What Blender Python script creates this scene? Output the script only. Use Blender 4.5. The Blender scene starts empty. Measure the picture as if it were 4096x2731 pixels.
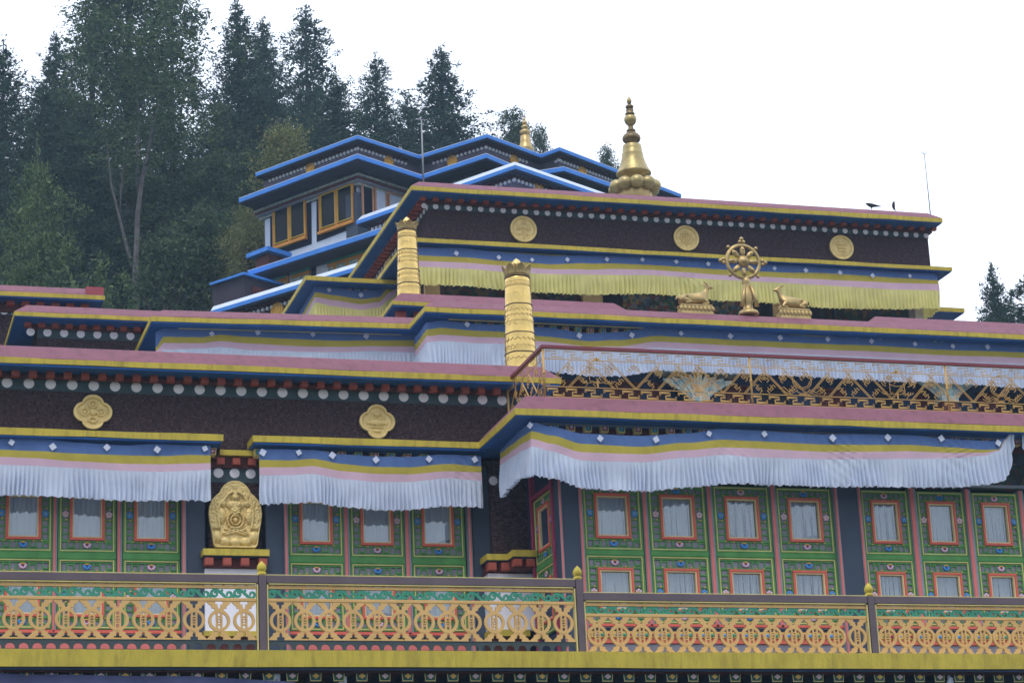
import bpy, math, random
from mathutils import Vector, Matrix, noise
rad = math.radians
S = bpy.context.scene
COL = S.collection
PI = math.pi

# ---------------------------------------------------------------- camera
FPX = 9500.0
CAMZ = 1.6
def cam_axes(yaw, pitch, roll):
    cy, sy, cp, sp, cr, sr = math.cos(yaw), math.sin(yaw), math.cos(pitch), math.sin(pitch), math.cos(roll), math.sin(roll)
    fw = Vector((sy*cp, cy*cp, sp)); rt = Vector((cy, -sy, 0)); up = rt.cross(fw)
    return rt*cr+up*sr, up*cr-rt*sr, fw
CR, CU, CF = cam_axes(rad(17.0879), rad(16.8971), rad(-2.6339))
cam = bpy.data.cameras.new('camera')
cam.lens = FPX/4096*36; cam.sensor_width = 36; cam.sensor_fit = 'HORIZONTAL'
cam.clip_start = 0.5; cam.clip_end = 5000
camo = bpy.data.objects.new('camera', cam); COL.objects.link(camo)
camo.matrix_world = Matrix(((CR.x, CU.x, -CF.x, 0), (CR.y, CU.y, -CF.y, 0), (CR.z, CU.z, -CF.z, CAMZ), (0, 0, 0, 1)))
S.camera = camo

# ---------------------------------------------------------------- world, sun, exposure
SKY_BACK, SKY_FRONT = .60, 1.45     # the overcast is brighter over the hill, behind the buildings
SUN_EL, SUN_AZ = 60, 205       # azimuth clockwise from +Y
w = bpy.data.worlds.new('World'); S.world = w; w.use_nodes = True
nt = w.node_tree; nt.nodes.clear()
out = nt.nodes.new('ShaderNodeOutputWorld'); bg = nt.nodes.new('ShaderNodeBackground')
sky = nt.nodes.new('ShaderNodeTexSky'); sky.sky_type = 'NISHITA'; sky.sun_disc = False
sky.sun_elevation = rad(SUN_EL); sky.sun_rotation = rad(SUN_AZ)
tc = nt.nodes.new('ShaderNodeTexCoord'); mp = nt.nodes.new('ShaderNodeMapping'); mp.inputs['Scale'].default_value = (1, 1, 2.2)
ns = nt.nodes.new('ShaderNodeTexNoise'); ns.inputs['Scale'].default_value = 3.2; ns.inputs['Detail'].default_value = 5
cr = nt.nodes.new('ShaderNodeValToRGB')
cr.color_ramp.elements[0].position = .3; cr.color_ramp.elements[0].color = (9.1, 9.9, 11.6, 1)
cr.color_ramp.elements[1].position = .62; cr.color_ramp.elements[1].color = (10.9, 11.5, 13.0, 1)
mx = nt.nodes.new('ShaderNodeMixRGB'); mx.inputs[0].default_value = .9
nt.links.new(tc.outputs['Generated'], mp.inputs[0]); nt.links.new(mp.outputs[0], ns.inputs['Vector'])
nt.links.new(ns.outputs['Fac'], cr.inputs[0]); nt.links.new(sky.outputs[0], mx.inputs[1]); nt.links.new(cr.outputs[0], mx.inputs[2])
dp = nt.nodes.new('ShaderNodeVectorMath'); dp.operation = 'DOT_PRODUCT'; dp.inputs[1].default_value = (.16, .62, .77)
mr = nt.nodes.new('ShaderNodeMapRange'); mr.inputs['From Min'].default_value = -1; mr.inputs['To Min'].default_value = SKY_BACK; mr.inputs['To Max'].default_value = SKY_FRONT
vm = nt.nodes.new('ShaderNodeVectorMath'); vm.operation = 'SCALE'
nt.links.new(tc.outputs['Generated'], dp.inputs[0]); nt.links.new(dp.outputs['Value'], mr.inputs['Value'])
nt.links.new(mx.outputs[0], vm.inputs[0]); nt.links.new(mr.outputs[0], vm.inputs['Scale'])
nt.links.new(vm.outputs[0], bg.inputs[0]); bg.inputs[1].default_value = .1
nt.links.new(bg.outputs[0], out.inputs[0])
sl = bpy.data.lights.new('sun', 'SUN'); sl.energy = 1.25; sl.angle = rad(22); sl.color = (1, .95, .88)
so = bpy.data.objects.new('sun', sl); COL.objects.link(so)
sd = Vector((math.sin(rad(SUN_AZ))*math.cos(rad(SUN_EL)), math.cos(rad(SUN_AZ))*math.cos(rad(SUN_EL)), math.sin(rad(SUN_EL))))
so.rotation_euler = sd.to_track_quat('Z', 'Y').to_euler()
S.view_settings.view_transform = 'Standard'; S.view_settings.look = 'None'
S.view_settings.exposure = 0.06; S.view_settings.gamma = 1

# ---------------------------------------------------------------- helpers: survey of the place
CAMP = Vector((0, 0, CAMZ))
def ray(px, py):
    return (CR*(px-2048)-CU*(py-1365.5)+CF*FPX).normalized()
def atz(px, py, z):
    d = ray(px, py); return CAMP+d*((z-CAMZ)/d.z)
class Frame:
    """a vertical facade plane: u along it, v up, w outward"""
    def __init__(s, o, ang=0.0, inward=0.0):
        s.u = Vector((math.cos(ang), math.sin(ang), 0)); s.n = Vector((s.u.y, -s.u.x, 0))
        s.o = Vector((o[0], o[1], 0))-s.n*inward
        s.M = Matrix(((s.u.x, 0, s.n.x, s.o.x), (s.u.y, 0, s.n.y, s.o.y), (0, 1, 0, 0), (0, 0, 0, 1)))
    def uv(s, px, py, w=0.0):
        d = ray(px, py); o = s.o+s.n*w
        p = CAMP+d*((o-CAMP).dot(s.n)/d.dot(s.n))
        return (p-s.o).dot(s.u), p.z
    def z(s, *pts, w=0.0):
        return sum(s.uv(*p, w)[1] for p in pts)/len(pts)
    def world(s, u, v, w=0.0):
        return s.o+s.u*u+s.n*w+Vector((0, 0, v))
def FY(Y): return Frame((0, Y), 0.0)
def FX(X): return Frame((X, 0), -PI/2)      # faces -X ; u = -Y

class MB:
    def __init__(s, M=None):
        s.v = []; s.f = []; s.mi = []; s.M = M or Matrix.Identity(4); s.c = 0
    def add(s, vs, fs):
        n = len(s.v); M = s.M
        s.v += [tuple(M @ Vector(p)) for p in vs]
        s.f += [tuple(i+n for i in f) for f in fs]; s.mi += [s.c]*len(fs); return s
    def box(s, a, b):
        x0, y0, z0 = a; x1, y1, z1 = b
        return s.add([(x0,y0,z0),(x1,y0,z0),(x1,y1,z0),(x0,y1,z0),(x0,y0,z1),(x1,y0,z1),(x1,y1,z1),(x0,y1,z1)],
              [(0,3,2,1),(4,5,6,7),(0,1,5,4),(1,2,6,5),(2,3,7,6),(3,0,4,7)])
    def bbox(s, a, b, e=.006):
        """bevelled box: the front (+w) edges chamfered"""
        x0, y0, z0 = a; x1, y1, z1 = b
        v = [(x0,y0,z0),(x1,y0,z0),(x1,y1,z0),(x0,y1,z0),(x0,y0,z1-e),(x1,y0,z1-e),(x1,y1,z1-e),(x0,y1,z1-e),
             (x0+e,y0+e,z1),(x1-e,y0+e,z1),(x1-e,y1-e,z1),(x0+e,y1-e,z1)]
        return s.add(v, [(0,3,2,1),(0,1,5,4),(1,2,6,5),(2,3,7,6),(3,0,4,7),(4,5,9,8),(5,6,10,9),(6,7,11,10),(7,4,8,11),(8,9,10,11)])
    def frame(s, a, b, t, w0, w1):
        (x0, y0), (x1, y1) = a, b
        s.bbox((x0,y0,w0),(x1,y0+t,w1)); s.bbox((x0,y1-t,w0),(x1,y1,w1))
        s.bbox((x0,y0+t,w0),(x0+t,y1-t,w1)); s.bbox((x1-t,y0+t,w0),(x1,y1-t,w1)); return s
    def prism(s, poly, w0, w1):
        n = len(poly)
        a = sum(poly[i][0]*poly[(i+1) % n][1]-poly[(i+1) % n][0]*poly[i][1] for i in range(n))
        if a < 0: poly = poly[::-1]
        v = [(x, y, w0) for x, y in poly]+[(x, y, w1) for x, y in poly]
        return s.add(v, [tuple(range(n))[::-1], tuple(range(n, 2*n))]+[(i, (i+1) % n, n+(i+1) % n, n+i) for i in range(n)])
    def ann(s, cx, cy, r0, r1, w0, w1, n=24, a0=0, a1=2*PI):
        v = []; full = abs(a1-a0-2*PI) < 1e-6
        for i in range(n+1):
            a = a0+(a1-a0)*i/n; c, q = math.cos(a), math.sin(a)
            v += [(cx+r0*c,cy+r0*q,w0),(cx+r1*c,cy+r1*q,w0),(cx+r1*c,cy+r1*q,w1),(cx+r0*c,cy+r0*q,w1)]
        f = []
        for i in range(n):
            k = 4*i
            for j in range(4): f.append((k+j, k+(j+1) % 4, k+4+(j+1) % 4, k+4+j))
        if not full: f += [(3,2,1,0), (4*n,4*n+1,4*n+2,4*n+3)]
        return s.add(v, f)
    def strip(s, pts, wid, w0, w1):
        """flat bar following a 2-D line (wid: number or function of t)"""
        n = len(pts); L = []; 
        for i, p in enumerate(pts):
            a = Vector(pts[max(0, i-1)]); b = Vector(pts[min(n-1, i+1)]); t = (b-a)
            if t.length < 1e-9: t = Vector((1, 0))
            t.normalize(); q = wid(i/(n-1)) if callable(wid) else wid
            k = 1.0
            if 0 < i < n-1:
                d1 = (Vector(p)-a).normalized(); c = max(.5, d1.dot(t)); k = 1/c
            nn = Vector((-t.y, t.x))*q/2*k
            L.append((p[0]+nn.x, p[1]+nn.y, p[0]-nn.x, p[1]-nn.y))
        v = []
        for a in L: v += [(a[0],a[1],w0),(a[2],a[3],w0),(a[2],a[3],w1),(a[0],a[1],w1)]
        f = []
        for i in range(n-1):
            k = 4*i
            for j in range(4): f.append((k+j, k+(j+1) % 4, k+4+(j+1) % 4, k+4+j))
        f += [(3,2,1,0), (4*n-4,4*n-3,4*n-2,4*n-1)]
        return s.add(v, f)
    def tube(s, pts, r, n=6, cap=True):
        v = []; f = []; m = len(pts); pts = [Vector(p) for p in pts]; prev = None
        for i, p in enumerate(pts):
            t = (pts[min(m-1, i+1)]-pts[max(0, i-1)]).normalized()
            if prev is None:
                a = Vector((0, 0, 1)) if abs(t.z) < .9 else Vector((1, 0, 0)); prev = t.cross(a).normalized()
            prev = (prev-t*prev.dot(t)).normalized(); b = t.cross(prev)
            q = r(i/(m-1)) if callable(r) else r
            for k in range(n):
                a = 2*PI*k/n; v.append(p+(prev*math.cos(a)+b*math.sin(a))*q)
        for i in range(m-1):
            for k in range(n): f.append((i*n+k, i*n+(k+1) % n, (i+1)*n+(k+1) % n, (i+1)*n+k))
        if cap: f += [tuple(range(n))[::-1], tuple(range((m-1)*n, m*n))]
        return s.add(v, f)
    def lathe(s, prof, n=24, c=(0, 0, 0)):
        v = []; f = []; m = len(prof)
        for r, z in prof:
            for k in range(n):
                a = 2*PI*k/n; v.append((c[0]+r*math.cos(a), c[1]+r*math.sin(a), c[2]+z))
        for i in range(m-1):
            for k in range(n): f.append((i*n+k, i*n+(k+1) % n, (i+1)*n+(k+1) % n, (i+1)*n+k))
        f += [tuple(range(n))[::-1], tuple(range((m-1)*n, m*n))]
        return s.add(v, f)
    def ball(s, c, r, n=10, m=6):
        if not hasattr(r, '__len__'): r = (r, r, r)
        v = [(c[0], c[1], c[2]-r[2])]; f = []
        for i in range(1, m):
            t = PI*i/m
            for k in range(n):
                a = 2*PI*k/n; v.append((c[0]+r[0]*math.sin(t)*math.cos(a), c[1]+r[1]*math.sin(t)*math.sin(a), c[2]-r[2]*math.cos(t)))
        v.append((c[0], c[1], c[2]+r[2])); e = len(v)-1
        for k in range(n):
            f.append((0, 1+(k+1) % n, 1+k)); f.append((e, e-n+k, e-n+(k+1) % n))
        for i in range(m-2):
            for k in range(n):
                a = 1+i*n; f.append((a+k, a+(k+1) % n, a+n+(k+1) % n, a+n+k))
        return s.add(v, f)
    def sweep(s, path, prof, jz=0.0, seg=0.0, seed=1):
        """profile [(outward offset, z)] swept with mitred corners along a plan path walked left to right (outside on its right)"""
        P = [Vector((p[0], p[1])) for p in path]
        if seg:
            Q = []
            for a, b in zip(P, P[1:]):
                k = max(1, int((b-a).length/seg))
                for i in range(k): Q.append((a.lerp(b, i/k), i == 0))
            Q.append((P[-1], True))
        else: Q = [(p, True) for p in P]
        R = random.Random(seed); n = len(Q); m = len(prof); v = []
        for i, (p, cor) in enumerate(Q):
            d1 = (Q[i][0]-Q[i-1][0]).normalized() if i else None
            d2 = (Q[i+1][0]-Q[i][0]).normalized() if i < n-1 else None
            d1 = d1 or d2; d2 = d2 or d1
            n1 = Vector((d1.y, -d1.x)); n2 = Vector((d2.y, -d2.x)); mm = (n1+n2)/(1+n1.dot(n2))
            for o, z in prof:
                q = p+mm*o; v.append((q.x, q.y, z+(R.uniform(-jz, jz) if not cor else 0)))
        f = []
        for i in range(n-1):
            for k in range(m): f.append((i*m+k, i*m+(k+1) % m, (i+1)*m+(k+1) % m, (i+1)*m+k))
        f += [tuple(range(m))[::-1], tuple(range((n-1)*m, n*m))]
        return s.add(v, f)
    def mesh(s, name, mats, smooth=False, off=None):
        me = bpy.data.meshes.new(name)
        v = s.v if off is None else [(a-off[0], b-off[1], c-off[2]) for a, b, c in s.v]
        me.from_pydata(v, [], s.f)
        for m in (mats if isinstance(mats, (list, tuple)) else [mats]): me.materials.append(m)
        me.polygons.foreach_set('material_index', s.mi)
        if smooth: me.polygons.foreach_set('use_smooth', [True]*len(s.f))
        me.update(); me.validate()
        if not smooth or smooth == 'auto':
            pass
        return me
WL = {}
def fixn(me):
    import bmesh
    b = bmesh.new(); b.from_mesh(me); bmesh.ops.recalc_face_normals(b, faces=b.faces); b.to_mesh(me); b.free()
def obj(name, mb, mats, parent=None, smooth=False, kind=None, label=None, fix=False):
    off = WL.get(parent, Vector((0, 0, 0))) if parent else None
    me = mb.mesh(name, mats, smooth, off)
    if fix: fixn(me)
    o = bpy.data.objects.new(name, me); COL.objects.link(o)
    if parent: o.parent = parent; WL[o] = off
    if kind: o['kind'] = kind
    if label: o['label'] = label
    return o
def inst(name, me, parent, pos, R=None, sc=None):
    o = bpy.data.objects.new(name, me); COL.objects.link(o); o.parent = parent
    o.location = Vector(pos)-WL[parent]
    if R is not None: o.rotation_euler = R.to_euler()
    if sc: o.scale = sc
    return o
def tag(o, label, cat, group=None):
    o['label'] = label; o['category'] = cat
    if group: o['group'] = group
    return o
def thing(name, label, cat, loc, group=None):
    o = bpy.data.objects.new(name, None); COL.objects.link(o); o.empty_display_size = .2
    o.location = loc; WL[o] = Vector(loc)
    return tag(o, label, cat, group)
def copy_tree(src, parent=None):
    c = src.copy(); COL.objects.link(c)
    if parent: c.parent = parent
    for ch in src.children: copy_tree(ch, c)
    return c

# ---------------------------------------------------------------- materials
def mat(name, col, rough=.6, metal=0.0, var=.12, scale=3.0, bump=0.0, bscale=60.0, dirt=0.0, dcol=(.06, .05, .045), dscale=2.0,
        stretch=(1, 1, 1), trans=0.0, col2=None, c2=(.45, .6), s2=8.0, spec=.4, crease_shade=0.0):
    m = bpy.data.materials.new(name); m.use_nodes = True; t = m.node_tree; N = t.nodes; L = t.links
    b = N['Principled BSDF']; b.inputs['Roughness'].default_value = rough; b.inputs['Metallic'].default_value = metal
    b.inputs['Specular IOR Level'].default_value = spec
    g = N.new('ShaderNodeNewGeometry')
    n1 = N.new('ShaderNodeTexNoise'); n1.inputs['Scale'].default_value = scale; n1.inputs['Detail'].default_value = 6
    L.new(g.outputs['Position'], n1.inputs['Vector'])
    r = N.new('ShaderNodeValToRGB'); e = r.color_ramp.elements
    e[0].position = .3; e[1].position = .7
    e[0].color = tuple(c*(1-var) for c in col)+(1,); e[1].color = tuple(min(1, c*(1+var)) for c in col)+(1,)
    L.new(n1.outputs['Fac'], r.inputs[0]); last = r.outputs[0]
    if col2:
        n2 = N.new('ShaderNodeTexNoise'); n2.inputs['Scale'].default_value = s2; n2.inputs['Detail'].default_value = 4
        mp = N.new('ShaderNodeMapping'); mp.inputs['Scale'].default_value = stretch
        L.new(g.outputs['Position'], mp.inputs[0]); L.new(mp.outputs[0], n2.inputs['Vector'])
        r2 = N.new('ShaderNodeValToRGB'); r2.color_ramp.elements[0].position = c2[0]; r2.color_ramp.elements[1].position = c2[1]
        L.new(n2.outputs['Fac'], r2.inputs[0])
        mx = N.new('ShaderNodeMixRGB'); mx.inputs[2].default_value = tuple(col2)+(1,)
        L.new(r2.outputs[0], mx.inputs[0]); L.new(last, mx.inputs[1]); last = mx.outputs[0]
    if dirt:
        n3 = N.new('ShaderNodeTexNoise'); n3.inputs['Scale'].default_value = dscale; n3.inputs['Detail'].default_value = 9; n3.inputs['Roughness'].default_value = .75
        mp = N.new('ShaderNodeMapping'); mp.inputs['Scale'].default_value = (3, 3, .7)
        L.new(g.outputs['Position'], mp.inputs[0]); L.new(mp.outputs[0], n3.inputs['Vector'])
        r3 = N.new('ShaderNodeValToRGB'); r3.color_ramp.elements[0].position = .52; r3.color_ramp.elements[1].position = .78
        r3.color_ramp.elements[1].color = (dirt, dirt, dirt, 1)
        L.new(n3.outputs['Fac'], r3.inputs[0])
        mx = N.new('ShaderNodeMixRGB'); mx.inputs[2].default_value = tuple(dcol)+(1,)
        L.new(r3.outputs[0], mx.inputs[0]); L.new(last, mx.inputs[1]); last = mx.outputs[0]
    if crease_shade:  # shade painted into the creases, as overcast light models the relief weakly
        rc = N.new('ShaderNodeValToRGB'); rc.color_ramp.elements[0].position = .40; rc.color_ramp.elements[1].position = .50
        rc.color_ramp.elements[0].color = (crease_shade, crease_shade*.8, crease_shade*.6, 1)
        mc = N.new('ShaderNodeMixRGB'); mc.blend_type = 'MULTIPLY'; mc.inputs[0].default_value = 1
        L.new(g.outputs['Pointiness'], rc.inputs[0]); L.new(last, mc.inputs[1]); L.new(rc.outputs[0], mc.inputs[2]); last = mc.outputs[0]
    L.new(last, b.inputs['Base Color'])
    if bump:
        n4 = N.new('ShaderNodeTexNoise'); n4.inputs['Scale'].default_value = bscale; n4.inputs['Detail'].default_value = 3
        mp = N.new('ShaderNodeMapping'); mp.inputs['Scale'].default_value = stretch
        L.new(g.outputs['Position'], mp.inputs[0]); L.new(mp.outputs[0], n4.inputs['Vector'])
        bp = N.new('ShaderNodeBump'); bp.inputs['Strength'].default_value = bump; bp.inputs['Distance'].default_value = .02
        L.new(n4.outputs['Fac'], bp.inputs['Height']); L.new(bp.outputs[0], b.inputs['Normal'])
    if trans:
        tr = N.new('ShaderNodeBsdfTranslucent'); ms = N.new('ShaderNodeMixShader'); ms.inputs[0].default_value = trans
        L.new(last, tr.inputs[0]); L.new(b.outputs[0], ms.inputs[1]); L.new(tr.outputs[0], ms.inputs[2])
        L.new(ms.outputs[0], N['Material Output'].inputs[0])
    return m
M = {}
M['pink'] = mat('pink_paint', (.225, .080, .115), .65, col2=(.15, .055, .075), c2=(.50, .78), s2=3.5, stretch=(2.5, 2.5, .5), dirt=.6, dcol=(.22, .10, .13), dscale=1.2, var=.08, bump=.15, bscale=30)
M['red_pink'] = mat('red_paint_patch', (.36, .07, .09), .65)
M['yellow'] = mat('yellow_paint', (.58, .45, .055), .6, col2=(.40, .30, .04), c2=(.48, .75), s2=4, stretch=(3, 3, .6), dirt=.65, dcol=(.22, .17, .04), dscale=2.5, var=.12, bump=.3, bscale=25)
M['navy'] = mat('blue_soffit_paint', (.018, .12, .42), .6, dirt=.3, dcol=(.01, .04, .1), var=.15)
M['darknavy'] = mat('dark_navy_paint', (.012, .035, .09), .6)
M['dentil'] = mat('brick_red_paint', (.40, .085, .055), .65, var=.15, scale=8, dirt=.3)
M['maroon'] = mat('dark_maroon_paint', (.10, .022, .02), .7, var=.2)
M['disc_band'] = mat('slate_band', (.05, .085, .105), .75, var=.2, scale=6, bump=.2, dirt=.2)
M['white'] = mat('white_paint', (.90, .88, .95), .6, var=.05, dirt=.12, dcol=(.3, .28, .3))
M['frieze'] = mat('maroon_brushwood_frieze', (.095, .060, .068), .95, var=.35, scale=14, bump=1.0, bscale=30, stretch=(1, 1, 3.2), spec=.1,
                  col2=(.022, .015, .02), c2=(.45, .62), s2=26)
M['gold'] = mat('gilded_relief', (.80, .60, .24), .42, metal=.15, crease_shade=.45, var=.12, scale=9, dirt=.25, dcol=(.22, .14, .05), dscale=5, bump=.15, bscale=90)
M['brass'] = mat('gilded_copper', (.86, .60, .20), .27, metal=.85, var=.15, scale=5, dirt=.45, dcol=(.20, .13, .06), dscale=3, bump=.2, bscale=30)
M['darkglass'] = mat('dark_glass', (.006, .009, .016), .15, spec=.12)
M['spire_gold'] = mat('weathered_gilding', (.42, .33, .14), .38, metal=.55, var=.2, scale=4, dirt=.6, dcol=(.12, .09, .05), dscale=3)
M['spire_dark'] = mat('tarnished_bronze', (.20, .145, .07), .42, metal=.6, var=.25, scale=5, dirt=.5)
M['amber'] = mat('amber_medallion', (.80, .43, .05), .5)
M['peach'] = mat('peach_frame', (.55, .27, .15), .6)
M['brass_old'] = mat('aged_brass', (.50, .36, .15), .4, metal=.6, var=.2, scale=6, dirt=.5, dcol=(.10, .075, .05), dscale=4)
M['bronze'] = mat('dark_bronze', (.16, .12, .085), .5, metal=.6, var=.3, scale=12, dirt=.5)
M['orange'] = mat('ochre_lattice_paint', (.72, .44, .16), .6, var=.08, dirt=.2, dcol=(.35, .18, .06))
M['teal'] = mat('sea_green_paint', (.05, .30, .19), .55, var=.12)
M['rail_brown'] = mat('brown_rail_paint', (.13, .095, .11), .55, var=.12, dirt=.2)
M['line_yellow'] = mat('pale_yellow_line', (.74, .62, .24), .6)
M['arcade'] = mat('slate_arcade_paint', (.045, .065, .075), .6)
M['green'] = mat('leaf_green_paint', (.080, .28, .065), .5, var=.15, scale=6)
M['darkteal'] = mat('dark_teal_paint', (.02, .09, .09), .6)
M['green_dark'] = mat('dark_green_paint', (.02, .085, .035), .6)
M['lattice_back'] = mat('mauve_backing', (.24, .23, .27), .7, var=.15)
M['red'] = mat('vermilion_paint', (.72, .13, .09), .5, var=.08)
M['salmon'] = mat('salmon_paint', (.70, .18, .16), .55, var=.06)
M['grey_line'] = mat('grey_blue_line', (.28, .30, .36), .6)
M['cream'] = mat('cream_paint', (.82, .64, .34), .55)
M['pilaster'] = mat('slate_blue_pilaster', (.042, .062, .10), .6, var=.1, scale=2, dirt=.2, dcol=(.03, .05, .08))
M['cloth_blue'] = mat('blue_cotton', (.11, .20, .46), .85, var=.07, trans=.2, bump=.25, bscale=6)
M['cloth_yellow'] = mat('mustard_cotton', (.56, .46, .075), .85, var=.07, trans=.2, bump=.25, bscale=6)
M['cloth_pink'] = mat('pale_pink_cotton', (.80, .55, .68), .85, var=.05, trans=.25, bump=.25, bscale=6)
M['cloth_white'] = mat('white_cotton', (.71, .79, .98), .85, var=.06, scale=2, trans=.25, dirt=.16, dcol=(.28, .30, .38))
M['cloth_lemon'] = mat('lemon_cotton', (.88, .82, .32), .85, var=.06, trans=.3)
M['cloth_lilac'] = mat('lilac_cotton', (.09, .10, .22), .85, trans=.1)
M['patch'] = mat('white_patch_cloth', (.62, .66, .80), .8, var=.05)
M['petal_blue'] = mat('blue_petal_paint', (.06, .30, .72), .45)
M['petal_pink'] = mat('white_pink_petal_paint', (.72, .52, .66), .45)
M['crimson'] = mat('crimson_paint', (.34, .03, .09), .45)
M['gold_paint'] = mat('gold_leaf_paint', (.75, .46, .09), .45)
M['curtain'] = mat('sheer_curtain', (.72, .74, .74), .9, trans=.3, var=.05)
M['dark'] = mat('dark_interior', (.012, .014, .02), .8)
M['railgold'] = mat('gilt_iron', (.60, .36, .10), .45, metal=.2, var=.15)
M['handrail'] = mat('oxide_red_handrail', (.22, .045, .06), .5)
M['bblue'] = mat('bright_blue_trim', (.05, .24, .74), .55, var=.08)
M['bwhite'] = mat('pale_coping', (.58, .66, .80), .5, var=.05)
M['bwall'] = mat('mauve_grey_render', (.13, .115, .16), .8, var=.15)
M['bdark'] = mat('dark_eaves', (.022, .028, .05), .8)
M['bpanel'] = mat('night_blue_panel', (.007, .011, .028), .7, spec=.08)
M['bsill'] = mat('amber_window_frame', (.62, .25, .02), .5)
M['byellow'] = mat('yellow_window_bead', (.62, .42, .03), .5)
M['bbrown'] = mat('brown_hut_wall', (.045, .035, .055), .8)
M['concrete'] = mat('roof_concrete', (.22, .21, .2), .9, var=.2)
M['lowerwall'] = mat('painted_hall_wall', (.10, .05, .05), .8, var=.2)
M['steel'] = mat('galvanised_pole', (.30, .31, .33), .5, metal=.4)
M['blackbird'] = mat('black_feathers', (.012, .012, .016), .6)
M['bark'] = mat('pale_bark', (.11, .10, .10), .9, var=.3, scale=4, bump=.6, bscale=12, stretch=(1, 1, .3))
M['bark_dark'] = mat('dark_bark', (.05, .045, .04), .9, var=.3, scale=4)
M['soil'] = mat('grassy_slope', (.035, .055, .03), .95, var=.4, scale=.4)
def pattern_mat(name, cols, scale, rough=.6):
    m = bpy.data.materials.new(name); m.use_nodes = True; t = m.node_tree; N = t.nodes; L = t.links
    b = N['Principled BSDF']; b.inputs['Roughness'].default_value = rough
    g = N.new('ShaderNodeNewGeometry'); v = N.new('ShaderNodeTexVoronoi'); v.inputs['Scale'].default_value = scale
    L.new(g.outputs['Position'], v.inputs['Vector']); sp = N.new('ShaderNodeSeparateColor'); L.new(v.outputs['Color'], sp.inputs[0])
    r = N.new('ShaderNodeValToRGB'); r.color_ramp.interpolation = 'CONSTANT'
    el = r.color_ramp.elements; el[0].position = 0; el[0].color = cols[0]+(1,); el[1].position = 1/len(cols); el[1].color = cols[1]+(1,)
    for i, c in enumerate(cols[2:], 2): e = el.new(i/len(cols)); e.color = c+(1,)
    L.new(sp.outputs[0], r.inputs[0]); L.new(r.outputs[0], b.inputs['Base Color']); return m
M['painted'] = pattern_mat('painted_ornament', [(.03, .12, .09), (.22, .05, .05), (.05, .12, .2), (.3, .24, .1), (.03, .06, .05), (.2, .2, .24)], 14)
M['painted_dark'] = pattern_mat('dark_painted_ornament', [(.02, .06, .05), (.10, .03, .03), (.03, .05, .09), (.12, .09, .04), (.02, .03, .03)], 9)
M['capital'] = pattern_mat('carved_capital_paint', [(.34, .46, .42), (.5, .52, .42), (.22, .34, .36), (.45, .36, .3)], 16)
def leafmat(name, c1, c2, c3):
    m = bpy.data.materials.new(name); m.use_nodes = True; t = m.node_tree; N = t.nodes; L = t.links
    b = N['Principled BSDF']; b.inputs['Roughness'].default_value = .75; b.inputs['Specular IOR Level'].default_value = .2
    g = N.new('ShaderNodeNewGeometry'); n = N.new('ShaderNodeTexNoise'); n.inputs['Scale'].default_value = .9; n.inputs['Detail'].default_value = 5
    L.new(g.outputs['Position'], n.inputs['Vector'])
    mth = N.new('ShaderNodeMath'); mth.operation = 'MULTIPLY_ADD'; mth.inputs[1].default_value = .45
    L.new(g.outputs['Random Per Island'], mth.inputs[0])
    m2 = N.new('ShaderNodeMath'); m2.operation = 'MULTIPLY'; m2.inputs[1].default_value = .8; L.new(n.outputs['Fac'], m2.inputs[0])
    L.new(m2.outputs[0], mth.inputs[2])
    r = N.new('ShaderNodeValToRGB'); e = r.color_ramp.elements
    e[0].position = .32; e[0].color = c1+(1,); e[1].position = .85; e[1].color = c3+(1,); x = e.new(.6); x.color = c2+(1,)
    L.new(mth.outputs[0], r.inputs[0]); L.new(r.outputs[0], b.inputs['Base Color'])
    tr = N.new('ShaderNodeBsdfTranslucent'); ms = N.new('ShaderNodeMixShader'); ms.inputs[0].default_value = .25
    L.new(r.outputs[0], tr.inputs[0]); L.new(b.outputs[0], ms.inputs[1]); L.new(tr.outputs[0], ms.inputs[2]); L.new(ms.outputs[0], N['Material Output'].inputs[0])
    return m
M['leaf_fir'] = leafmat('fir_needles', (.014, .034, .026), (.030, .064, .043), (.068, .12, .072))
M['leaf_cedar'] = leafmat('cedar_sprays', (.025, .055, .022), (.075, .125, .048), (.18, .25, .11))
M['leaf_broad'] = leafmat('broad_leaves', (.018, .042, .022), (.042, .080, .038), (.11, .16, .07))
M['leaf_tan'] = leafmat('yellowing_leaves', (.06, .085, .03), (.15, .18, .065), (.30, .28, .12))
# window glass: clear pane with a sheen
gm = bpy.data.materials.new('window_glass'); gm.use_nodes = True; t = gm.node_tree; t.nodes.clear()
o_ = t.nodes.new('ShaderNodeOutputMaterial'); a_ = t.nodes.new('ShaderNodeBsdfTransparent'); b_ = t.nodes.new('ShaderNodeBsdfGlossy'); c_ = t.nodes.new('ShaderNodeMixShader')
b_.inputs['Roughness'].default_value = .02; b_.inputs['Color'].default_value = (.85, .92, 1, 1); a_.inputs[0].default_value = (.88, .90, .90, 1)
c_.inputs[0].default_value = .15
t.links.new(a_.outputs[0], c_.inputs[1]); t.links.new(b_.outputs[0], c_.inputs[2]); t.links.new(c_.outputs[0], o_.inputs[0]); M['glass'] = gm

# ================================================================= THE TEMPLE
T = thing('temple', 'large painted temple with pink copings, yellow ledges and dark maroon friezes', 'temple', (9, 36, 0))
Y0, YL, YB = 29.0, 32.9, 31.0
F0, FL, FLf, FLw = FY(Y0), FY(YL), FY(YL+.45), FY(YL+.58)
FB, FBw = FY(YB), FY(YB+.7)

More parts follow.
